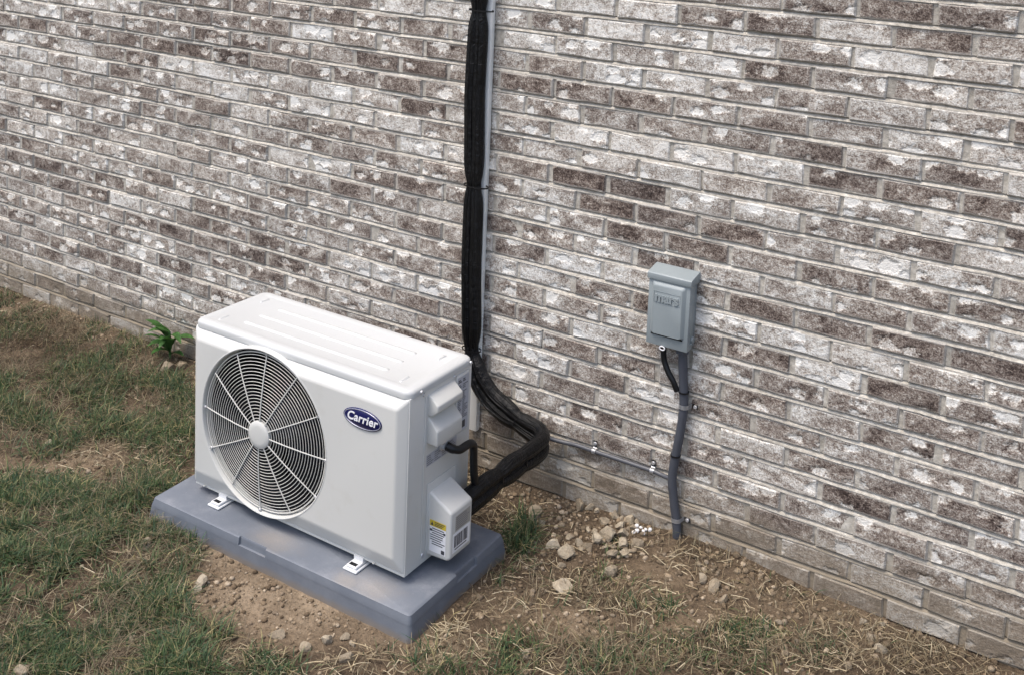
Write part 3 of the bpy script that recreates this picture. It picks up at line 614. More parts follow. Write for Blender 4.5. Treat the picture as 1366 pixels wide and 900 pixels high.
box(bm, UX1+.008, UX1+.016, yb-.0008, yb-.0004, .1770, .1830); box(bm, UX1+.054, UX1+.061, yb-.0008, yb-.0004, .1770, .1830)
fin(bm, 'print', M_INK, valve)
xb = vx+.0003
bm = bmesh.new(); box(bm, xb-.0003, xb+.0003, -.6020, -.5330, .1850, .2290); fin(bm, 'care_label', M_TAN, valve)
bm = bmesh.new()
for k in range(7): box(bm, xb+.0003, xb+.0006, -.5990, -.5990+random.uniform(.045, .063), .1895+k*.0056, .1920+k*.0056)
fin(bm, 'print', M_INKG, valve)
bm = bmesh.new(); box(bm, xb-.0003, xb+.0004, -.6125, -.5330, .1260, .1810); fin(bm, 'barcode_label', M_WHITE, valve)
bm = bmesh.new(); y = -.606
while y < -.542:
    wv = random.choice((.0022, .0035, .005)); box(bm, xb+.0004, xb+.0007, y, y+wv, .1400, .1740); y += wv+random.choice((.0018, .003))
box(bm, xb+.0004, xb+.0007, -.603, -.548, .1325, .1355)
fin(bm, 'barcode', M_INK, valve)
bm = bmesh.new(); dome(bm, (UX1+.0002, -.647, .112), .0075, (1, 0, 0), .8); fin(bm, 'screw', M_CHROME, side_r, 50)
# badge on the front
BX, BZ = -.0150, .5005; by = UY0-.0002
def ellipse_plate(bm, rx, rz, y0, y1, n=48, rnd=.0006):
    L0 = [bm.verts.new((BX+rx*math.cos(2*PI*k/n), y0, BZ+rz*math.sin(2*PI*k/n))) for k in range(n)]
    L1 = [bm.verts.new((BX+rx*math.cos(2*PI*k/n), y1+rnd, BZ+rz*math.sin(2*PI*k/n))) for k in range(n)]
    L2 = [bm.verts.new((BX+(rx-rnd)*math.cos(2*PI*k/n), y1, BZ+(rz-rnd)*math.sin(2*PI*k/n))) for k in range(n)]
    for a, b in ((L0, L1), (L1, L2)):
        for k in range(n): bm.faces.new((a[k], a[(k+1) % n], b[(k+1) % n], b[k]))
    bm.faces.new(L2)
bm = bmesh.new(); ellipse_plate(bm, .0660, .0285, by+.001, by-.0030); badge = fin(bm, 'badge', M_NAVY, unit, 50)
bm = bmesh.new(); n = 64
Ra = [[bm.verts.new((BX+(.0625+d)*math.cos(2*PI*k/n), by-yy, BZ+(.0250+d)*math.sin(2*PI*k/n))) for k in range(n)] for d, yy in ((.0012, .0029), (.0008, .0036), (-.0008, .0036), (-.0012, .0029))]
for a, b in zip(Ra, Ra[1:]):
    for k in range(n): bm.faces.new((a[k], a[(k+1) % n], b[(k+1) % n], b[k]))
fin(bm, 'badge_rim', M_SILVER, badge, 50)
me = text_mesh('Carrier', .0335, .22, .0005, 1.04, .0007)
me.transform(Matrix.Translation(Vector((BX-.001, by-.0034, BZ+.0008))-world_loc(badge)) @ Matrix.Rotation(PI/2, 4, 'X'))
link('lettering', me, M_WHITE, badge)
# feet
for fx_, fy in ((-.566, -.735), (-.034, -.735), (-.566, -.440), (-.034, -.440)):
    s = -1 if fy < -.6 else 1
    bm = bmesh.new()
    tip = fy+s*.026; root_ = fy-s*.05
    box(bm, fx_-.024, fx_+.024, min(tip, root_), max(tip, root_), .0628, .0690, .0028, 3)
    foot = fin(bm, 'foot', M_FOOT, unit, 40)
    bm = bmesh.new(); box(bm, fx_-.018, fx_+.018, min(fy+s*.019, fy-s*.04), max(fy+s*.019, fy-s*.04), .0685, .0765, .0035, 3); fin(bm, 'foot_step', M_FOOT, foot, 40)
    bm = bmesh.new(); box(bm, fx_-.012, fx_+.012, min(fy+s*.002, fy+s*.014), max(fy+s*.002, fy+s*.014), .0764, .0772, .0003, 1); fin(bm, 'slot', M_BLACK, foot)
    bm = bmesh.new(); box(bm, fx_-.016, fx_+.016, min(fy-s*.012, fy-s*.05), max(fy-s*.012, fy-s*.05), .0755, UZ0+.002); fin(bm, 'riser', M_FOOT, foot)
for xx in (-.645, .02):
    bm = bmesh.new(); dome(bm, (xx, -.722, UZ0+.004), .0045, (0, -.3, -1), 1.0); fin(bm, 'drain_plug', M_PAINT, unit, 50)

# ================================================================== power whip of the unit
def sweep_uv(bm, pts, rads, n, fn=None):
    """swept tube that also records (around, along) in metres for the wrap material"""
    lay_ = []
    pts = [Vector(p) for p in pts]; N_ = len(pts); prev = None; s = 0; rings = []; uv = []
    for i, p in enumerate(pts):
        if i: s += (p-pts[i-1]).length
        t = (pts[min(i+1, N_-1)]-pts[max(i-1, 0)]).normalized()
        if prev is None:
            a = Vector((0, -1, 0)) if abs(t.y) < .9 else Vector((0, 0, 1)); u = (a - t*a.dot(t)).normalized()
        else: u = (prev - t*prev.dot(t)).normalized()
        prev = u; v = t.cross(u); q = []
        for k in range(n):
            a = 2*PI*k/n; r = rads[i]*(fn(s, a, i/(N_-1)) if fn else 1)
            q.append(bm.verts.new(p+(u*math.cos(a)+v*math.sin(a))*r)); uv.append((a*.03, s, 0))
        rings.append(q)
    for a, b in zip(rings, rings[1:]):
        for k in range(n): bm.faces.new((a[k], a[(k+1) % n], b[(k+1) % n], b[k]))
    bm.faces.new(rings[0][::-1]); bm.faces.new(rings[-1]); return uv
def wrap_obj(name, pts, rads, n, mat_, parent, fn=None):
    bm = bmesh.new(); uv = sweep_uv(bm, pts, rads, n, fn); bmesh.ops.recalc_face_normals(bm, faces=bm.faces)
    me = bpy.data.meshes.new(name); bm.to_mesh(me); bm.free(); me.shade_smooth(); me.set_sharp_from_angle(angle=math.radians(70))
    a = me.attributes.new('buv', 'FLOAT_VECTOR', 'POINT'); a.data.foreach_set('vector', np.array(uv, np.float32).ravel())
    o = link(name, me, mat_, parent)
    if parent is not None: me.transform(Matrix.Translation(-world_loc(parent)))
    return o
pts = spline([(UX1+.018, -.573, .402), (UX1+.034, -.566, .395), (UX1+.046, -.548, .389), (UX1+.050, -.520, .391), (UX1+.050, -.496, .386), (UX1+.046, -.480, .365), (UX1+.044, -.474, .320), (UX1+.044, -.466, .265), (UX1+.046, -.450, .225)], 6)
whip = wrap_obj('power_cable', pts, [.0125]*8 + [.0115]*(len(pts)-8), 12, M_BLACK, None)
tag(whip, 'black power cable looping from the metal gland down the unit side', 'cable')

# ================================================================== insulated line set
line = thing('pipe_bundle', (-.15, -.05, 0), 'black wrapped refrigerant pipe bundle climbing the wall and looping to the unit', 'pipe bundle')
ties = [1.541, .968, .420]                                   # heights of the ties on the wall
def bund(side):
    """one of the two wrapped pipes: down the wall, out to the right, back to the unit"""
    c = []
    for z in np.linspace(2.6, .42, 32):
        xx = np.interp(z, [.42, .69, .968, 1.26, 1.54, 1.60, 2.6], [-.143, -.156, -.158, -.168, -.163, -.166, -.170])
        dmin = min(abs(z-t) for t in ties+[2.1]); pinch = 1-.36*math.exp(-(dmin/.045)**2)
        c.append((xx+side*.0150*pinch, -.043, z))
    o = side
    c += [(-.121+o*.017, -.050, .366), (-.098+o*.014, -.054, .330+o*.010), (-.052+o*.010, -.058, .286+o*.016), (.010+o*.008, -.062, .258+o*.018), (.060+o*.004, -.066, .243+o*.013), (.110, -.070, .233+o*.016), (.150, -.076, .225+o*.019),
          (.180, -.108, .220+o*.0185), (.186, -.165, .219+o*.020), (.184, -.235, .221+o*.0175), (.181, -.300, .221+o*.020), (.178, -.355, .219+o*.014), (.174, -.410, .216+o*.019), (.168, -.470, .208+o*.019), (.158, -.530, .196+o*.017)]
    return spline(c, 4)
for side, mt in ((-1, M_WRAP), (1, M_WRAP)):
    P = bund(side); rads = []
    for p in P:
        z = p[2]
        if p[1] > -.0475: dmin = min(abs(z-t) for t in ties+[2.1]); r = .0208*(1-.30*math.exp(-(dmin/.030)**2))
        else: r = .0225
        for q in ((.062, -.066, .243), (.184, -.235, .221), (.178, -.358, .219)):
            d = math.dist(p, q); r = min(r, .0235*(1-.28*math.exp(-(d/.022)**2)))
        rads.append(r)
    ph = random.random()*6
    wrap_obj('insulated_pipe', P, rads, 28, mt, line, lambda s, a, t: 1+.030*math.sin(7*a+ph+s*2)+.022*math.sin(11*a+s*5)+.016*math.sin(a*3+s*19)+.012*math.sin(5*a-s*37))
# cable ties
def tie_ring(c, ax, ra, rb, u, name, parent, mat_=None, w=.0024):
    ax = Vector(ax).normalized(); u = Vector(u); u = (u-ax*u.dot(ax)).normalized(); v = ax.cross(u); c = Vector(c)
    bm = bmesh.new(); n = 28; R = []
    for k in range(n):
        a = 2*PI*k/n; d = u*math.cos(a)*ra + v*math.sin(a)*rb; o_ = (u*math.cos(a)*rb+v*math.sin(a)*ra).normalized()
        R.append([bm.verts.new(c+d*s+ax*h) for s, h in ((1, -w), (1+.0016/ra, -w), (1+.0016/ra, w), (1, w))])
    for k in range(n):
        for j in range(4): bm.faces.new((R[k][j], R[k][(j+1) % 4], R[(k+1) % n][(j+1) % 4], R[(k+1) % n][j]))
    return fin(bm, name, mat_ or M_BLACK, parent, 50)
tie_ring((-.156, -.040, 1.541), (0, 0, 1), .0445, .0235, (1, 0, 0), 'cable_tie', line)
tie_ring((-.151, -.040, .968), (0, 0, 1), .0445, .0235, (1, 0, 0), 'cable_tie', line)
tie_ring((-.143, -.043, .420), (0, 0, 1), .0345, .0215, (1, 0, 0), 'cable_tie', line)
tie_ring((.062, -.0665, .243), (.95, -.08, -.2), .0310, .0200, (0, 0, 1), 'cable_tie', line)
tie_ring((.184, -.235, .221), (0, 1, 0), .0345, .0200, (0, 0, 1), 'cable_tie', line)
tie_ring((.178, -.358, .219), (.05, 1, 0), .0315, .0200, (0, 0, 1), 'cable_tie', line)

# white channel behind the bundle
strip = thing('wall_channel', (-.140, -.006, .13), 'narrow white plastic channel on the wall behind the black pipe bundle', 'channel')
bm = bmesh.new(); box(bm, -.1580, -.1260, -.0240, -.0035, .130, 2.62, .002); ch = fin(bm, 'channel', M_PVC, strip, 40)
for k in range(34):
    z = .142+k*.0125
    bm = bmesh.new(); box(bm, -.1262, -.1240, -.0165, -.0075, z, z+.0065); fin(bm, 'tooth', M_PVC, strip)

# ================================================================== disconnect box
BX0, BX1, BYF, BZ0, BZ1 = .490, .622, -.062, .616, .817
dbox = thing('disconnect_box', ((BX0+BX1)/2, -.004, BZ0), 'grey metal electrical disconnect box with sloped cap mounted on brick wall', 'electrical box')
bm = bmesh.new(); box(bm, BX0+.003, BX1-.003, BYF+.006, -.0035, BZ0+.004, BZ1+.006, .002); fin(bm, 'enclosure', M_GREY, dbox, 40)
bm = bmesh.new(); box(bm, BX0, BX1, BYF, BYF+.040, BZ0, BZ1, .0022, 2); lid = fin(bm, 'cover', M_GREY, dbox, 40)
# cap
bm = bmesh.new(); q = [(BYF-.005, .813), (BYF-.005, .8300), (BYF-.001, .8330), (-.010, .8440), (-.0030, .8440), (-.0030, .813)]
b = bmesh.new(); A = [b.verts.new((BX0-.004, y, z)) for y, z in q]; B = [b.verts.new((BX1+.004, y, z)) for y, z in q]
b.faces.new(A[::-1]); b.faces.new(B)
for k in range(len(q)): b.faces.new((A[k], A[(k+1) % len(q)], B[(k+1) % len(q)], B[k]))
bmesh.ops.recalc_face_normals(b, faces=b.faces); bmesh.ops.bevel(b, geom=list(b.edges), offset=.0012, segments=2, affect='EDGES', profile=.5); merge(bm, b)
fin(bm, 'cap', M_GREY, dbox, 40)
# raised door field
bm = bmesh.new(); R = []
for ins, y, bot in ((0, BYF+.001, 0), (.0085, BYF-.0085, 0), (.0105, BYF-.0095, .0)):
    x0, x1, z0, z1 = BX0+.011+ins, BX1-.011-ins, BZ0+.036+(ins*.15), BZ1-.008-ins
    R.append([bm.verts.new((a, y, c)) for a, c in rrect(x0, x1, z0, z1, .006, 3)])
for a, b in zip(R, R[1:]):
    for k in range(len(a)): bm.faces.new((a[k], a[(k+1) % len(a)], b[(k+1) % len(a)], b[k]))
bm.faces.new(R[-1]); door = fin(bm, 'raised_panel', M_GREY, lid, 30)
yd = BYF-.0095
# embossed name in its frame
me = text_mesh('mars', .044, 0, .0026, 1.0, .0016); c = Vector(((BX0+BX1)/2-.002, yd-.0003, .7655))
me.transform(Matrix.Translation(c-world_loc(lid)) @ Matrix.Rotation(PI/2, 4, 'X') @ Matrix.Diagonal((.86, .92, 1, 1)))
link('embossed_letters', me, M_GREY, lid)
bm = bmesh.new()
for a, b_, c_, d_ in ((-.044, .040, .0158, .0172), (-.044, .040, -.0172, -.0158), (-.044, -.0426, -.0158, .0158), (.0386, .040, -.0158, .0158)):
    xc_ = (BX0+BX1)/2; box(bm, xc_+a, xc_+b_, yd-.0008, yd+.0003, .7655+c_, .7655+d_)
fin(bm, 'emboss_frame', M_GREY, lid)
bm = bmesh.new(); box(bm, BX0+.016, BX1-.016, yd+.006, BYF-.0003, BZ0+.0320, BZ0+.0352); fin(bm, 'panel_lip', M_DARK, lid)
bm = bmesh.new(); tube(bm, [(BX0+.055+.0085*math.cos(a), BYF-.003, BZ0-.004+.0055*math.sin(a)) for a in np.linspace(0, 2*PI, 17)], .0018, 6, False); fin(bm, 'lock_eye', M_WHITE, dbox, 60)
bm = bmesh.new(); tube(bm, [(BX1-.004, -.030, BZ0+.030), (BX1+.006, -.030, BZ0+.030)], .009, 12); fin(bm, 'knockout_plug', M_GREY, dbox, 40)
bm = bmesh.new(); box(bm, BX1-.003, BX1+.004, -.040, -.022, BZ0+.017, BZ0+.022, .001); fin(bm, 'hasp', M_GREY, dbox, 40)

# conduit, whip and straps
def strap(x, y, z, r, ax, lug, parent):
    """one-hole pipe strap: band over the pipe plus an ear with its screw"""
    ax = Vector(ax).normalized(); l = Vector(lug).normalized(); out = Vector((0, -1, 0)); c = Vector((x, y, z)); w = .0065
    prof = [l*(r+.024)+out*(y+.006)*-1*0 + Vector((0, -y-.0065, 0))]
    P = [l*(r+.026)+Vector((0, -y-.006, 0)), l*(r+.006)+Vector((0, -y-.006, 0)), l*(r+.0025)+Vector((0, -y-.010, 0))]
    for k in range(9):
        a = PI*k/8; P.append((l*math.cos(a)+out*math.sin(a))*(r+.0022))
    P.append(-l*(r+.0022)+Vector((0, -y-.006, 0)))
    bm = bmesh.new(); Q = []
    for p in P: Q.append([bm.verts.new(c+p+ax*h) for h in (-w, w)])
    fs = [bm.faces.new((a[0], a[1], b[1], b[0])) for a, b in zip(Q, Q[1:])]
    bmesh.ops.solidify(bm, geom=fs, thickness=.0016)
    s = fin(bm, 'pipe_strap', M_CHROME, parent, 50)
    bm = bmesh.new(); dome(bm, c+l*(r+.017)+Vector((0, -y-.0075, 0)), .0062, (0, -1, 0), .8); fin(bm, 'screw', M_CHROME, s, 50)
cond = thing('vertical_conduit', (.60, -.022, .0), 'dark grey flexible conduit dropping from the disconnect box into the ground', 'conduit')
CR = .0135
P = spline([(.594, -.030, .640), (.596, -.026, .58), (.601, -.022, .50), (.606, -.0205, .43), (.600, -.0215, .35), (.590, -.023, .27), (.585, -.024, .20), (.594, -.022, .13), (.604, -.0205, .075), (.610, -.021, .03), (.612, -.021, -.05)], 7)
bm = bmesh.new(); tube(bm, P, [CR*(1+.02*math.sin(i*.9)) for i in range(len(P))], 16); fin(bm, 'conduit', M_CONDUIT, cond, 60)
strap(.6065, -.0205, .435, CR, (0.02, 0, 1), (1, 0, 0), cond); strap(.604, -.0205, .078, CR, (-.1, 0, 1), (1, 0, 0), cond)
tie_ring((.6035, -.0215, .478), (0, 0, 1), CR+.0007, CR+.0007, (1, 0, 0), 'cable_tie', cond); tie_ring((.5905, -.023, .277), (0, 0, 1), CR+.0007, CR+.0007, (1, 0, 0), 'cable_tie', cond)
bm = bmesh.new(); tube(bm, [(.594, -.030, .600), (.594, -.030, .618)], .021, 6); fin(bm, 'conduit_nut', M_CONDUIT, cond, 30)
P = spline([(.536, -.034, .625), (.537, -.034, .588), (.541, -.034, .562), (.556, -.036, .533), (.574, -.036, .508), (.586, -.032, .480)], 6)
bm = bmesh.new(); tube(bm, P, .0088, 12); o = fin(bm, 'box_cable', M_BLACK, None, 60); tag(o, 'short black cable from the disconnect box bottom to the grey conduit', 'cable')
hc = thing('wall_cable', (.37, -.012, .2), 'thin grey cable clipped along the brick wall from black pipes to conduit', 'cable')
P = spline([(.120, -.050, .215), (.165, -.026, .197), (.210, -.014, .193), (.250, -.012, .196), (.313, -.012, .196), (.40, -.012, .197), (.514, -.012, .197), (.545, -.013, .195), (.575, -.020, .198), (.590, -.024, .208)], 6)
bm = bmesh.new(); tube(bm, P, .0068, 12); fin(bm, 'cable', M_CABLE, hc, 60)
strap(.313, -.012, .196, .0068, (1, 0, 0), (0, 0, 1), hc); strap(.514, -.012, .197, .0068, (1, 0, 0), (0, 0, 1), hc)

# ================================================================== stones
def stone_mesh(w_, h_, seed):
    rng = random.Random(seed); bm = bmesh.new(); bmesh.ops.create_icosphere(bm, subdivisions=2, radius=.5)
    planes = [(Vector((rng.gauss(0, 1), rng.gauss(0, 1), rng.gauss(0, 1))).normalized(), rng.uniform(.20, .36)) for _ in range(11)]
    for v in bm.verts:
        for nrm, d in planes:
            k = v.co.dot(nrm)
            if k > d: v.co -= nrm*(k-d)
        v.co *= 1+rng.uniform(-.03, .03)
    hz = min(h_*1.05, w_*.95)
    for v in bm.verts: v.co = Vector((v.co.x*w_*1.55, v.co.y*w_*1.35, v.co.z*hz*1.5))
    me = bpy.data.meshes.new('stone'); bmesh.ops.recalc_face_normals(bm, faces=bm.faces); bm.to_mesh(me); bm.free(); return me, hz
SL = {'pile': ('tan rock in the loose pile at the wall foot beside the conduit', 'rocks piled at the wall foot'),
      'big': ('largest tan rock lying alone on soil near the pipe bend', None), 'bigmate': ('small pointed rock touching the largest tan rock near the pipe bend', None),
      'flatgrey': ('low half buried brown rock at the pile edge facing the pad', None), 'round': ('rounded rock, bigger than its neighbours, at the pile edge facing the pad', None),
      'sliver': ('thin pale stone sliver lying flat in front of the rock pile', None), 'cream': ('pale flat topped rock lying apart on the lawn side of the rock pile', None),
      'right': ('small grey tan stone on bare soil past the conduit', 'stones on bare soil past the conduit'), 'slab': ('flat brown slab of stone beside the green tuft near the pad', None),
      'front': ('small pale stone scattered on the bare clay in front of the pad', 'pale stones on the clay before the pad'),
      'corner': ('angular tan stone leaning by the pad corner with the dry tuft', None), 'lawn': ('small stone lying among the lawn grass', 'stones in the lawn'),
      'weed': ('small stone on the soil beside the green weed', 'stones beside the weed'), 'wallfoot': ('small pale stone in the straw along the wall past the conduit', 'stones in the straw along the wall')}
SL['pilewall'] = ('small tan rock resting against the wall foot behind the loose pile', 'rocks against the wall foot')
SL['egg'] = ('upright egg shaped rock at the wall foot next to the white crumbs', None)
SL['boulder'] = ('broad brown rock in the middle of the pile, the largest there', None)
SL['wedge'] = ('pale wedge shaped rock on the lawn side of the pile', 'pale wedge rocks of the pile')
for i, (x, y, w_, h_, g_) in enumerate(STONES):
    g_ = {0: 'pilewall', 1: 'pilewall', 2: 'pilewall', 5: 'egg', 8: 'boulder', 16: 'wedge', 17: 'wedge'}.get(i, g_)
    me, hz = stone_mesh(w_, h_, i+3); o = link('stone', me, M_STONE)
    o.location = (x, y - (0 if g_ != 'pile' else .0), float(gheight(np.array(x), np.array(y)))+hz*(.30 if g_ in ('pile', 'pilewall', 'egg', 'boulder', 'wedge') else .22)); o.rotation_euler = (random.uniform(-.3, .3), random.uniform(-.3, .3), random.uniform(0, 6.28))
    tag(o, SL[g_][0], 'stone', SL[g_][1])
M_CRUMB = mat('white_foam', (.72, .70, .68), .8)
for i in range(9):
    bm = bmesh.new(); bmesh.ops.create_icosphere(bm, subdivisions=1, radius=random.uniform(.004, .008))
    for v in bm.verts: v.co *= random.uniform(.75, 1.2)
    x, y = .505+random.uniform(-.028, .028), -.040+random.uniform(-.02, .012)
    me = bpy.data.meshes.new('white_crumb'); bm.to_mesh(me); bm.free(); o = link('white_crumb', me, M_CRUMB); o.location = (x, y, float(gheight(np.array(x), np.array(y)))+.004+.002*(i % 3))
    tag(o, 'small white crumb at the wall foot between rock pile and conduit', 'crumb', 'white crumbs beside the rock pile')

# ================================================================== pebbles and clods (stuff)
def pebble_field(n, x0, x1, y0, y1, smin, smax, dens, pal, name, label, seed):
    rng = np.random.default_rng(seed)
    X = rng.uniform(x0, x1, n); Y = rng.uniform(y0, y1, n); keep = rng.random(n) < dens(X, Y)
    keep &= ~((X > -.765) & (X < .225) & (Y > -.83) & (Y < -.365)); X = X[keep]; Y = Y[keep]; n = len(X)
    t = (1+5**.5)/2; ico = np.array([(-1,t,0),(1,t,0),(-1,-t,0),(1,-t,0),(0,-1,t),(0,1,t),(0,-1,-t),(0,1,-t),(t,0,-1),(t,0,1),(-t,0,-1),(-t,0,1)], float)/1.9
    fac = np.array([(0,11,5),(0,5,1),(0,1,7),(0,7,10),(0,10,11),(1,5,9),(5,11,4),(11,10,2),(10,7,6),(7,1,8),(3,9,4),(3,4,2),(3,2,6),(3,6,8),(3,8,9),(4,9,5),(2,4,11),(6,2,10),(8,6,7),(9,8,1)])
    s = smin*(smax/smin)**(rng.random(n)**2.6)
    V = ico[None]*(1+rng.uniform(-.28, .28, (n, 12, 1)))*s[:, None, None]*rng.uniform(.7, 1.25, (n, 1, 3))
    V[:, :, 2] *= .75
    a = rng.uniform(0, 2*PI, n); ca, sa = np.cos(a)[:, None], np.sin(a)[:, None]
    vx_ = V[:, :, 0]*ca-V[:, :, 1]*sa; vy_ = V[:, :, 0]*sa+V[:, :, 1]*ca
    V = np.stack([vx_+X[:, None], vy_+Y[:, None], V[:, :, 2]+(gheight(X, Y)+s*.22)[:, None]], -1)
    F = (fac[None]+(np.arange(n)*12)[:, None, None]).reshape(-1, 3)
    pal = np.array(pal); c = pal[rng.integers(0, len(pal), n)]*rng.uniform(.7, 1.25, (n, 1)); c = np.repeat(c, 12, 0)
    o = link(name, np_mesh(name, V.reshape(-1, 3), F, c), M_PEB); tag(o, label, name, kind='stuff')
def clayd(X, Y):
    d = np.full(len(X), .10)
    for e in CLAY: d = np.maximum(d, e[5]*np.clip(1.5-ell(X, Y, e), 0, 1))
    for cx, cy, r_, k in ((.30, -.10, .30, 1.), (.12, -.2, .25, .6), (.9, -.14, .35, .55), (1.25, -.10, .35, .5), (-1.45, -.16, .25, .6), (.35, -.32, .25, .4)):
        d = np.maximum(d, k*np.clip(1.4-np.hypot(X-cx, Y-cy)/r_, 0, 1))
    return d*(Y < -.006)
PAL = [(.28, .215, .145), (.22, .165, .11), (.36, .285, .20), (.17, .125, .083), (.27, .21, .15), (.46, .38, .285)]
pebble_field(52000, -2.6, 2.0, -1.6, -.006, .0018, .0105, clayd, PAL, 'pebbles', 'loose gravel and clods strewn over the bare soil', 5)
pebble_field(9000, -.2, 1.6, -.55, -.006, .0025, .012, lambda X, Y: clayd(X, Y)*.5, [(.17, .13, .09), (.23, .18, .125), (.30, .245, .18)], 'clods', 'crumbled brown clods along the wall foot', 6)

# ================================================================== grass (stuff)
def blades(P, Hh, Wd, lean, az, cols, name, mt, label):
    n = len(P); d = np.stack([np.cos(az), np.sin(az)], -1); s = np.stack([-np.sin(az), np.cos(az)], -1)
    base = np.c_[P, gheight(P[:, 0], P[:, 1])-.003]
    def lev(t, wf):
        c = base.copy(); c[:, :2] += d*(lean*Hh*t**1.7)[:, None]; c[:, 2] += Hh*t*(1-.42*np.clip(lean, 0, 1.6)*t)
        o_ = np.c_[s*(Wd*wf*.5)[:, None], np.zeros(n)]; return c-o_, c+o_
    a0, a1 = lev(0, 1.); b0, b1 = lev(.5, .85); t0, _ = lev(1., 0.)
    V = np.stack([a0, a1, b0, b1, t0], 1).reshape(-1, 3); i = (np.arange(n)*5)[:, None]
    F = np.concatenate([i+np.array([[0, 1, 3]]), i+np.array([[0, 3, 2]]), i+np.array([[2, 3, 4]])], 0)
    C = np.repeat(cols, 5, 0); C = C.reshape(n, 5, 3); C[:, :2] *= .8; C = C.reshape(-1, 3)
    o = link(name, np_mesh(name, V, F, C), mt); tag(o, label, 'grass', kind='stuff')
def scatter(patches, col, k, clump, seed):
    rng = np.random.default_rng(seed); out = []
    for e in patches:
        n = int(PI*e[2]*e[3]*1.2*e[col]*k)
        if n <= 0: continue
        r = np.sqrt(rng.random(n))*1.15; a = rng.uniform(0, 2*PI, n); u = r*np.cos(a)*e[2]; v = r*np.sin(a)*e[3]
        c, s = math.cos(e[4]), math.sin(e[4]); X = e[0]+u*c-v*s; Y = e[1]+u*s+v*c
        cl = vnoise(X, Y, 9, 30+col)*.6+vnoise(X, Y, 26, 31+col)*.4
        p = np.clip((1.25-r)*1.6, 0, 1)*np.clip((cl-clump)/.13, 0.03, 1)
        kp = rng.random(n) < p; X, Y = X[kp], Y[kp]; out.append(np.c_[X, Y, np.full(len(X), e[7])])
    Q = np.concatenate(out); X, Y = Q[:, 0], Q[:, 1]
    ok = (Y < -.012) & ~((X > -.768) & (X < .228) & (Y > -.832) & (Y < -.362)); return Q[ok]
OUT = [(-1.6, -2.0, 1.3, .9, 0.3, 7500, 2800, .06), (.2, -1.85, 1.2, .75, 0., 7500, 3200, .055), (1.7, -1.3, .9, .8, 0., 6000, 3600, .055), (-3.4, -1.2, 1.2, 1.3, 0., 6500, 3000, .06), (-4.8, -1.0, 1.2, 1.2, 0., 3500, 2000, .06), (2.6, -.6, .8, .5, 0, 1200, 4000, .05)]
rng = np.random.default_rng(21)
Q = scatter(PATCHES+OUT, 5, 1.9, .42, 41); n = len(Q)
pal = np.array([(.068, .112, .040), (.048, .090, .038), (.095, .135, .055), (.036, .068, .034), (.140, .165, .078), (.060, .105, .056)])
cols = pal[rng.integers(0, 6, n)]*rng.uniform(.75, 1.2, (n, 1)); yel = rng.random(n) < .13; cols[yel] = np.array((.30, .26, .13))*rng.uniform(.7, 1.2, (yel.sum(), 1))
hn = .65+.7*vnoise(Q[:, 0], Q[:, 1], 5, 61)
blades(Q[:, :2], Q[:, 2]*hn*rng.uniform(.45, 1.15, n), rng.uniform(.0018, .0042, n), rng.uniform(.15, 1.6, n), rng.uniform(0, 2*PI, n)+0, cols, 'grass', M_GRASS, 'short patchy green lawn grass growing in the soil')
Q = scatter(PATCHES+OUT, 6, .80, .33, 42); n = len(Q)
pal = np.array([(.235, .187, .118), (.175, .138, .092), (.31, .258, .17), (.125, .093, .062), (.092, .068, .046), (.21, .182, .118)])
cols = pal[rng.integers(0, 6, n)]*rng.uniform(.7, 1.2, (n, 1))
dark = np.clip(1.2-ell(Q[:, 0], Q[:, 1], (-2.1, -.30, .75, .22, -.1)), 0, 1) > rng.random(n); cols[dark] *= np.array((.55, .50, .48))  # browner dead blades in this patch; its shade is also put into their colour
blades(Q[:, :2], Q[:, 2]*rng.uniform(.5, 1.45, n), rng.uniform(.0009, .0021, n), rng.uniform(.7, 2.0, n), rng.uniform(0, 2*PI, n), cols, 'dry_grass', M_DRY, 'dead straw coloured grass matted between the green tufts')
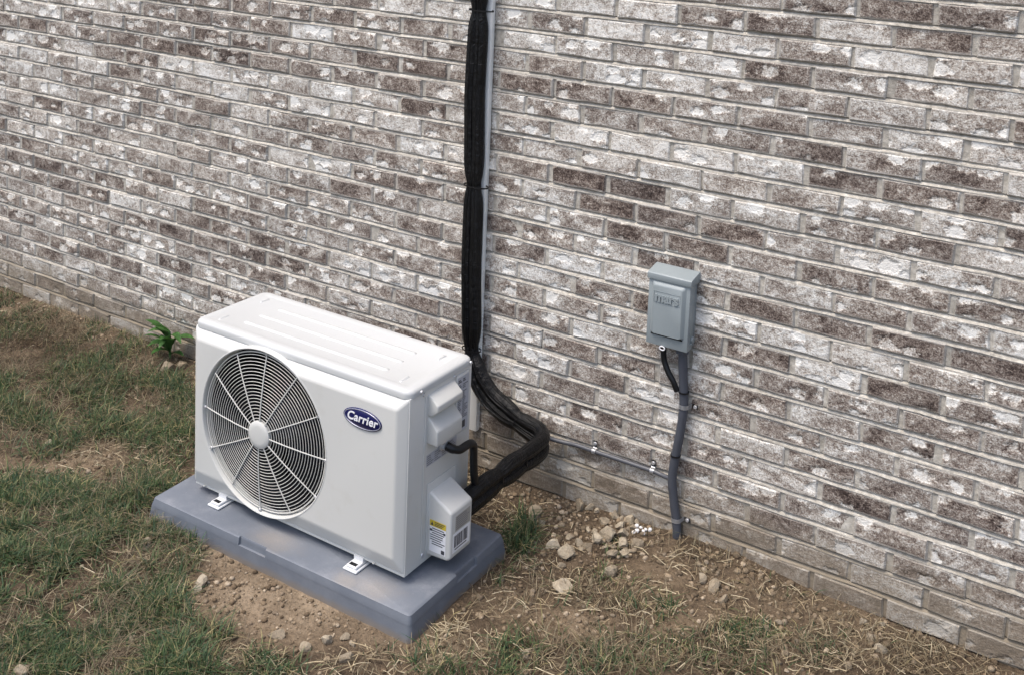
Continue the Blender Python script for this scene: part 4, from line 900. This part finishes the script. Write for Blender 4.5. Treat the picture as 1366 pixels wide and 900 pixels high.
# loose straw lying on the soil
def straw(n, seed):
    rng = np.random.default_rng(seed); E = [e for e in PATCHES if e[6] > 3000]+[(.75, -.25, .7, .2, -.1), (1.2, -.2, .5, .18, 0.), (.0, -.28, .5, .08, 0)]
    pick = rng.integers(0, len(E), n); X = np.empty(n); Y = np.empty(n)
    for i, e in enumerate(E):
        mk = pick == i; k = mk.sum(); r = np.sqrt(rng.random(k))*1.15; a = rng.uniform(0, 2*PI, k); c, s = math.cos(e[4]), math.sin(e[4])
        X[mk] = e[0]+r*np.cos(a)*e[2]*c-r*np.sin(a)*e[3]*s; Y[mk] = e[1]+r*np.cos(a)*e[2]*s+r*np.sin(a)*e[3]*c
    ok = (Y < -.03) & ~((X > -.79) & (X < .25) & (Y > -.86) & (Y < -.34)); X, Y = X[ok], Y[ok]; n = len(X)
    L = rng.uniform(.015, .065, n); az = rng.uniform(0, 2*PI, n); bend = rng.uniform(-.35, .35, n); V = []
    wd = rng.uniform(.0005, .0011, n)
    for t in (-.5, 0, .5):
        a = az+bend*t; cx = X+np.cos(az)*L*t-np.sin(az)*bend*L*t*t; cy = Y+np.sin(az)*L*t+np.cos(az)*bend*L*t*t
        cz = gheight(cx, cy)+.005+rng.uniform(0, .010, n)
        for sg in (-1, 1): V.append(np.stack([cx-np.sin(a)*wd*sg, cy+np.cos(a)*wd*sg, cz+sg*wd*.5], -1))
    V = np.stack(V, 1).reshape(-1, 3); i = (np.arange(n)*6)[:, None]
    F = np.concatenate([i+np.array([[0, 1, 3, 2]]), i+np.array([[2, 3, 5, 4]])], 0)
    pal = np.array([(.40, .325, .205), (.31, .245, .15), (.46, .395, .27), (.21, .16, .10)]); C = np.repeat(pal[rng.integers(0, 4, n)]*rng.uniform(.75, 1.15, (n, 1)), 6, 0)
    o = link('straw', np_mesh('straw', V, F, C), M_DRY); tag(o, 'loose dry straw stalks strewn across soil and lawn', 'straw', kind='stuff')
straw(4200, 77)

# ================================================================== weed at the wall
weed = thing('weed_plant', (-1.600, -.045, 0), 'single leafy green weed growing at the foot of the brick wall', 'plant')
bm = bmesh.new(); tube(bm, spline([(-1.600, -.045, -.01), (-1.598, -.048, .05), (-1.592, -.055, .115)], 5), [.005]*10+[.003], 7); fin(bm, 'stem', M_LEAF, weed, 60)
def leaf(az, L, wd, z, droop, rise):
    bm = bmesh.new(); nseg = 7; G = []
    d = Vector((math.cos(az), math.sin(az), 0)); s = Vector((-d.y, d.x, 0)); o_ = Vector((-1.597, -.049, z))
    for i in range(nseg+1):
        t = i/nseg; ww = wd*max(.04, math.sin(PI*min(1, t*.93+.07))**.8)*(1-.25*t)
        c = o_+d*(L*t*.96)+Vector((0, 0, L*(rise*t-droop*t*t)))
        G.append([bm.verts.new(c+s*ww*.5*k+Vector((0, 0, ww*.22*abs(k)))) for k in (-1, 0, 1)])
    for a, b in zip(G, G[1:]):
        for k in range(2): bm.faces.new((a[k], a[k+1], b[k+1], b[k]))
    bmesh.ops.solidify(bm, geom=bm.faces[:], thickness=.0007); fin(bm, 'leaf', M_LEAF, weed, 60)
rl = random.Random(4)
for k in range(16):
    az = 2.4*k; 
    if math.sin(az) > .35: az = -az
    leaf(az, rl.uniform(.075, .115), rl.uniform(.034, .048), .015+.0060*k, rl.uniform(.25, .7), rl.uniform(.45, 1.5))
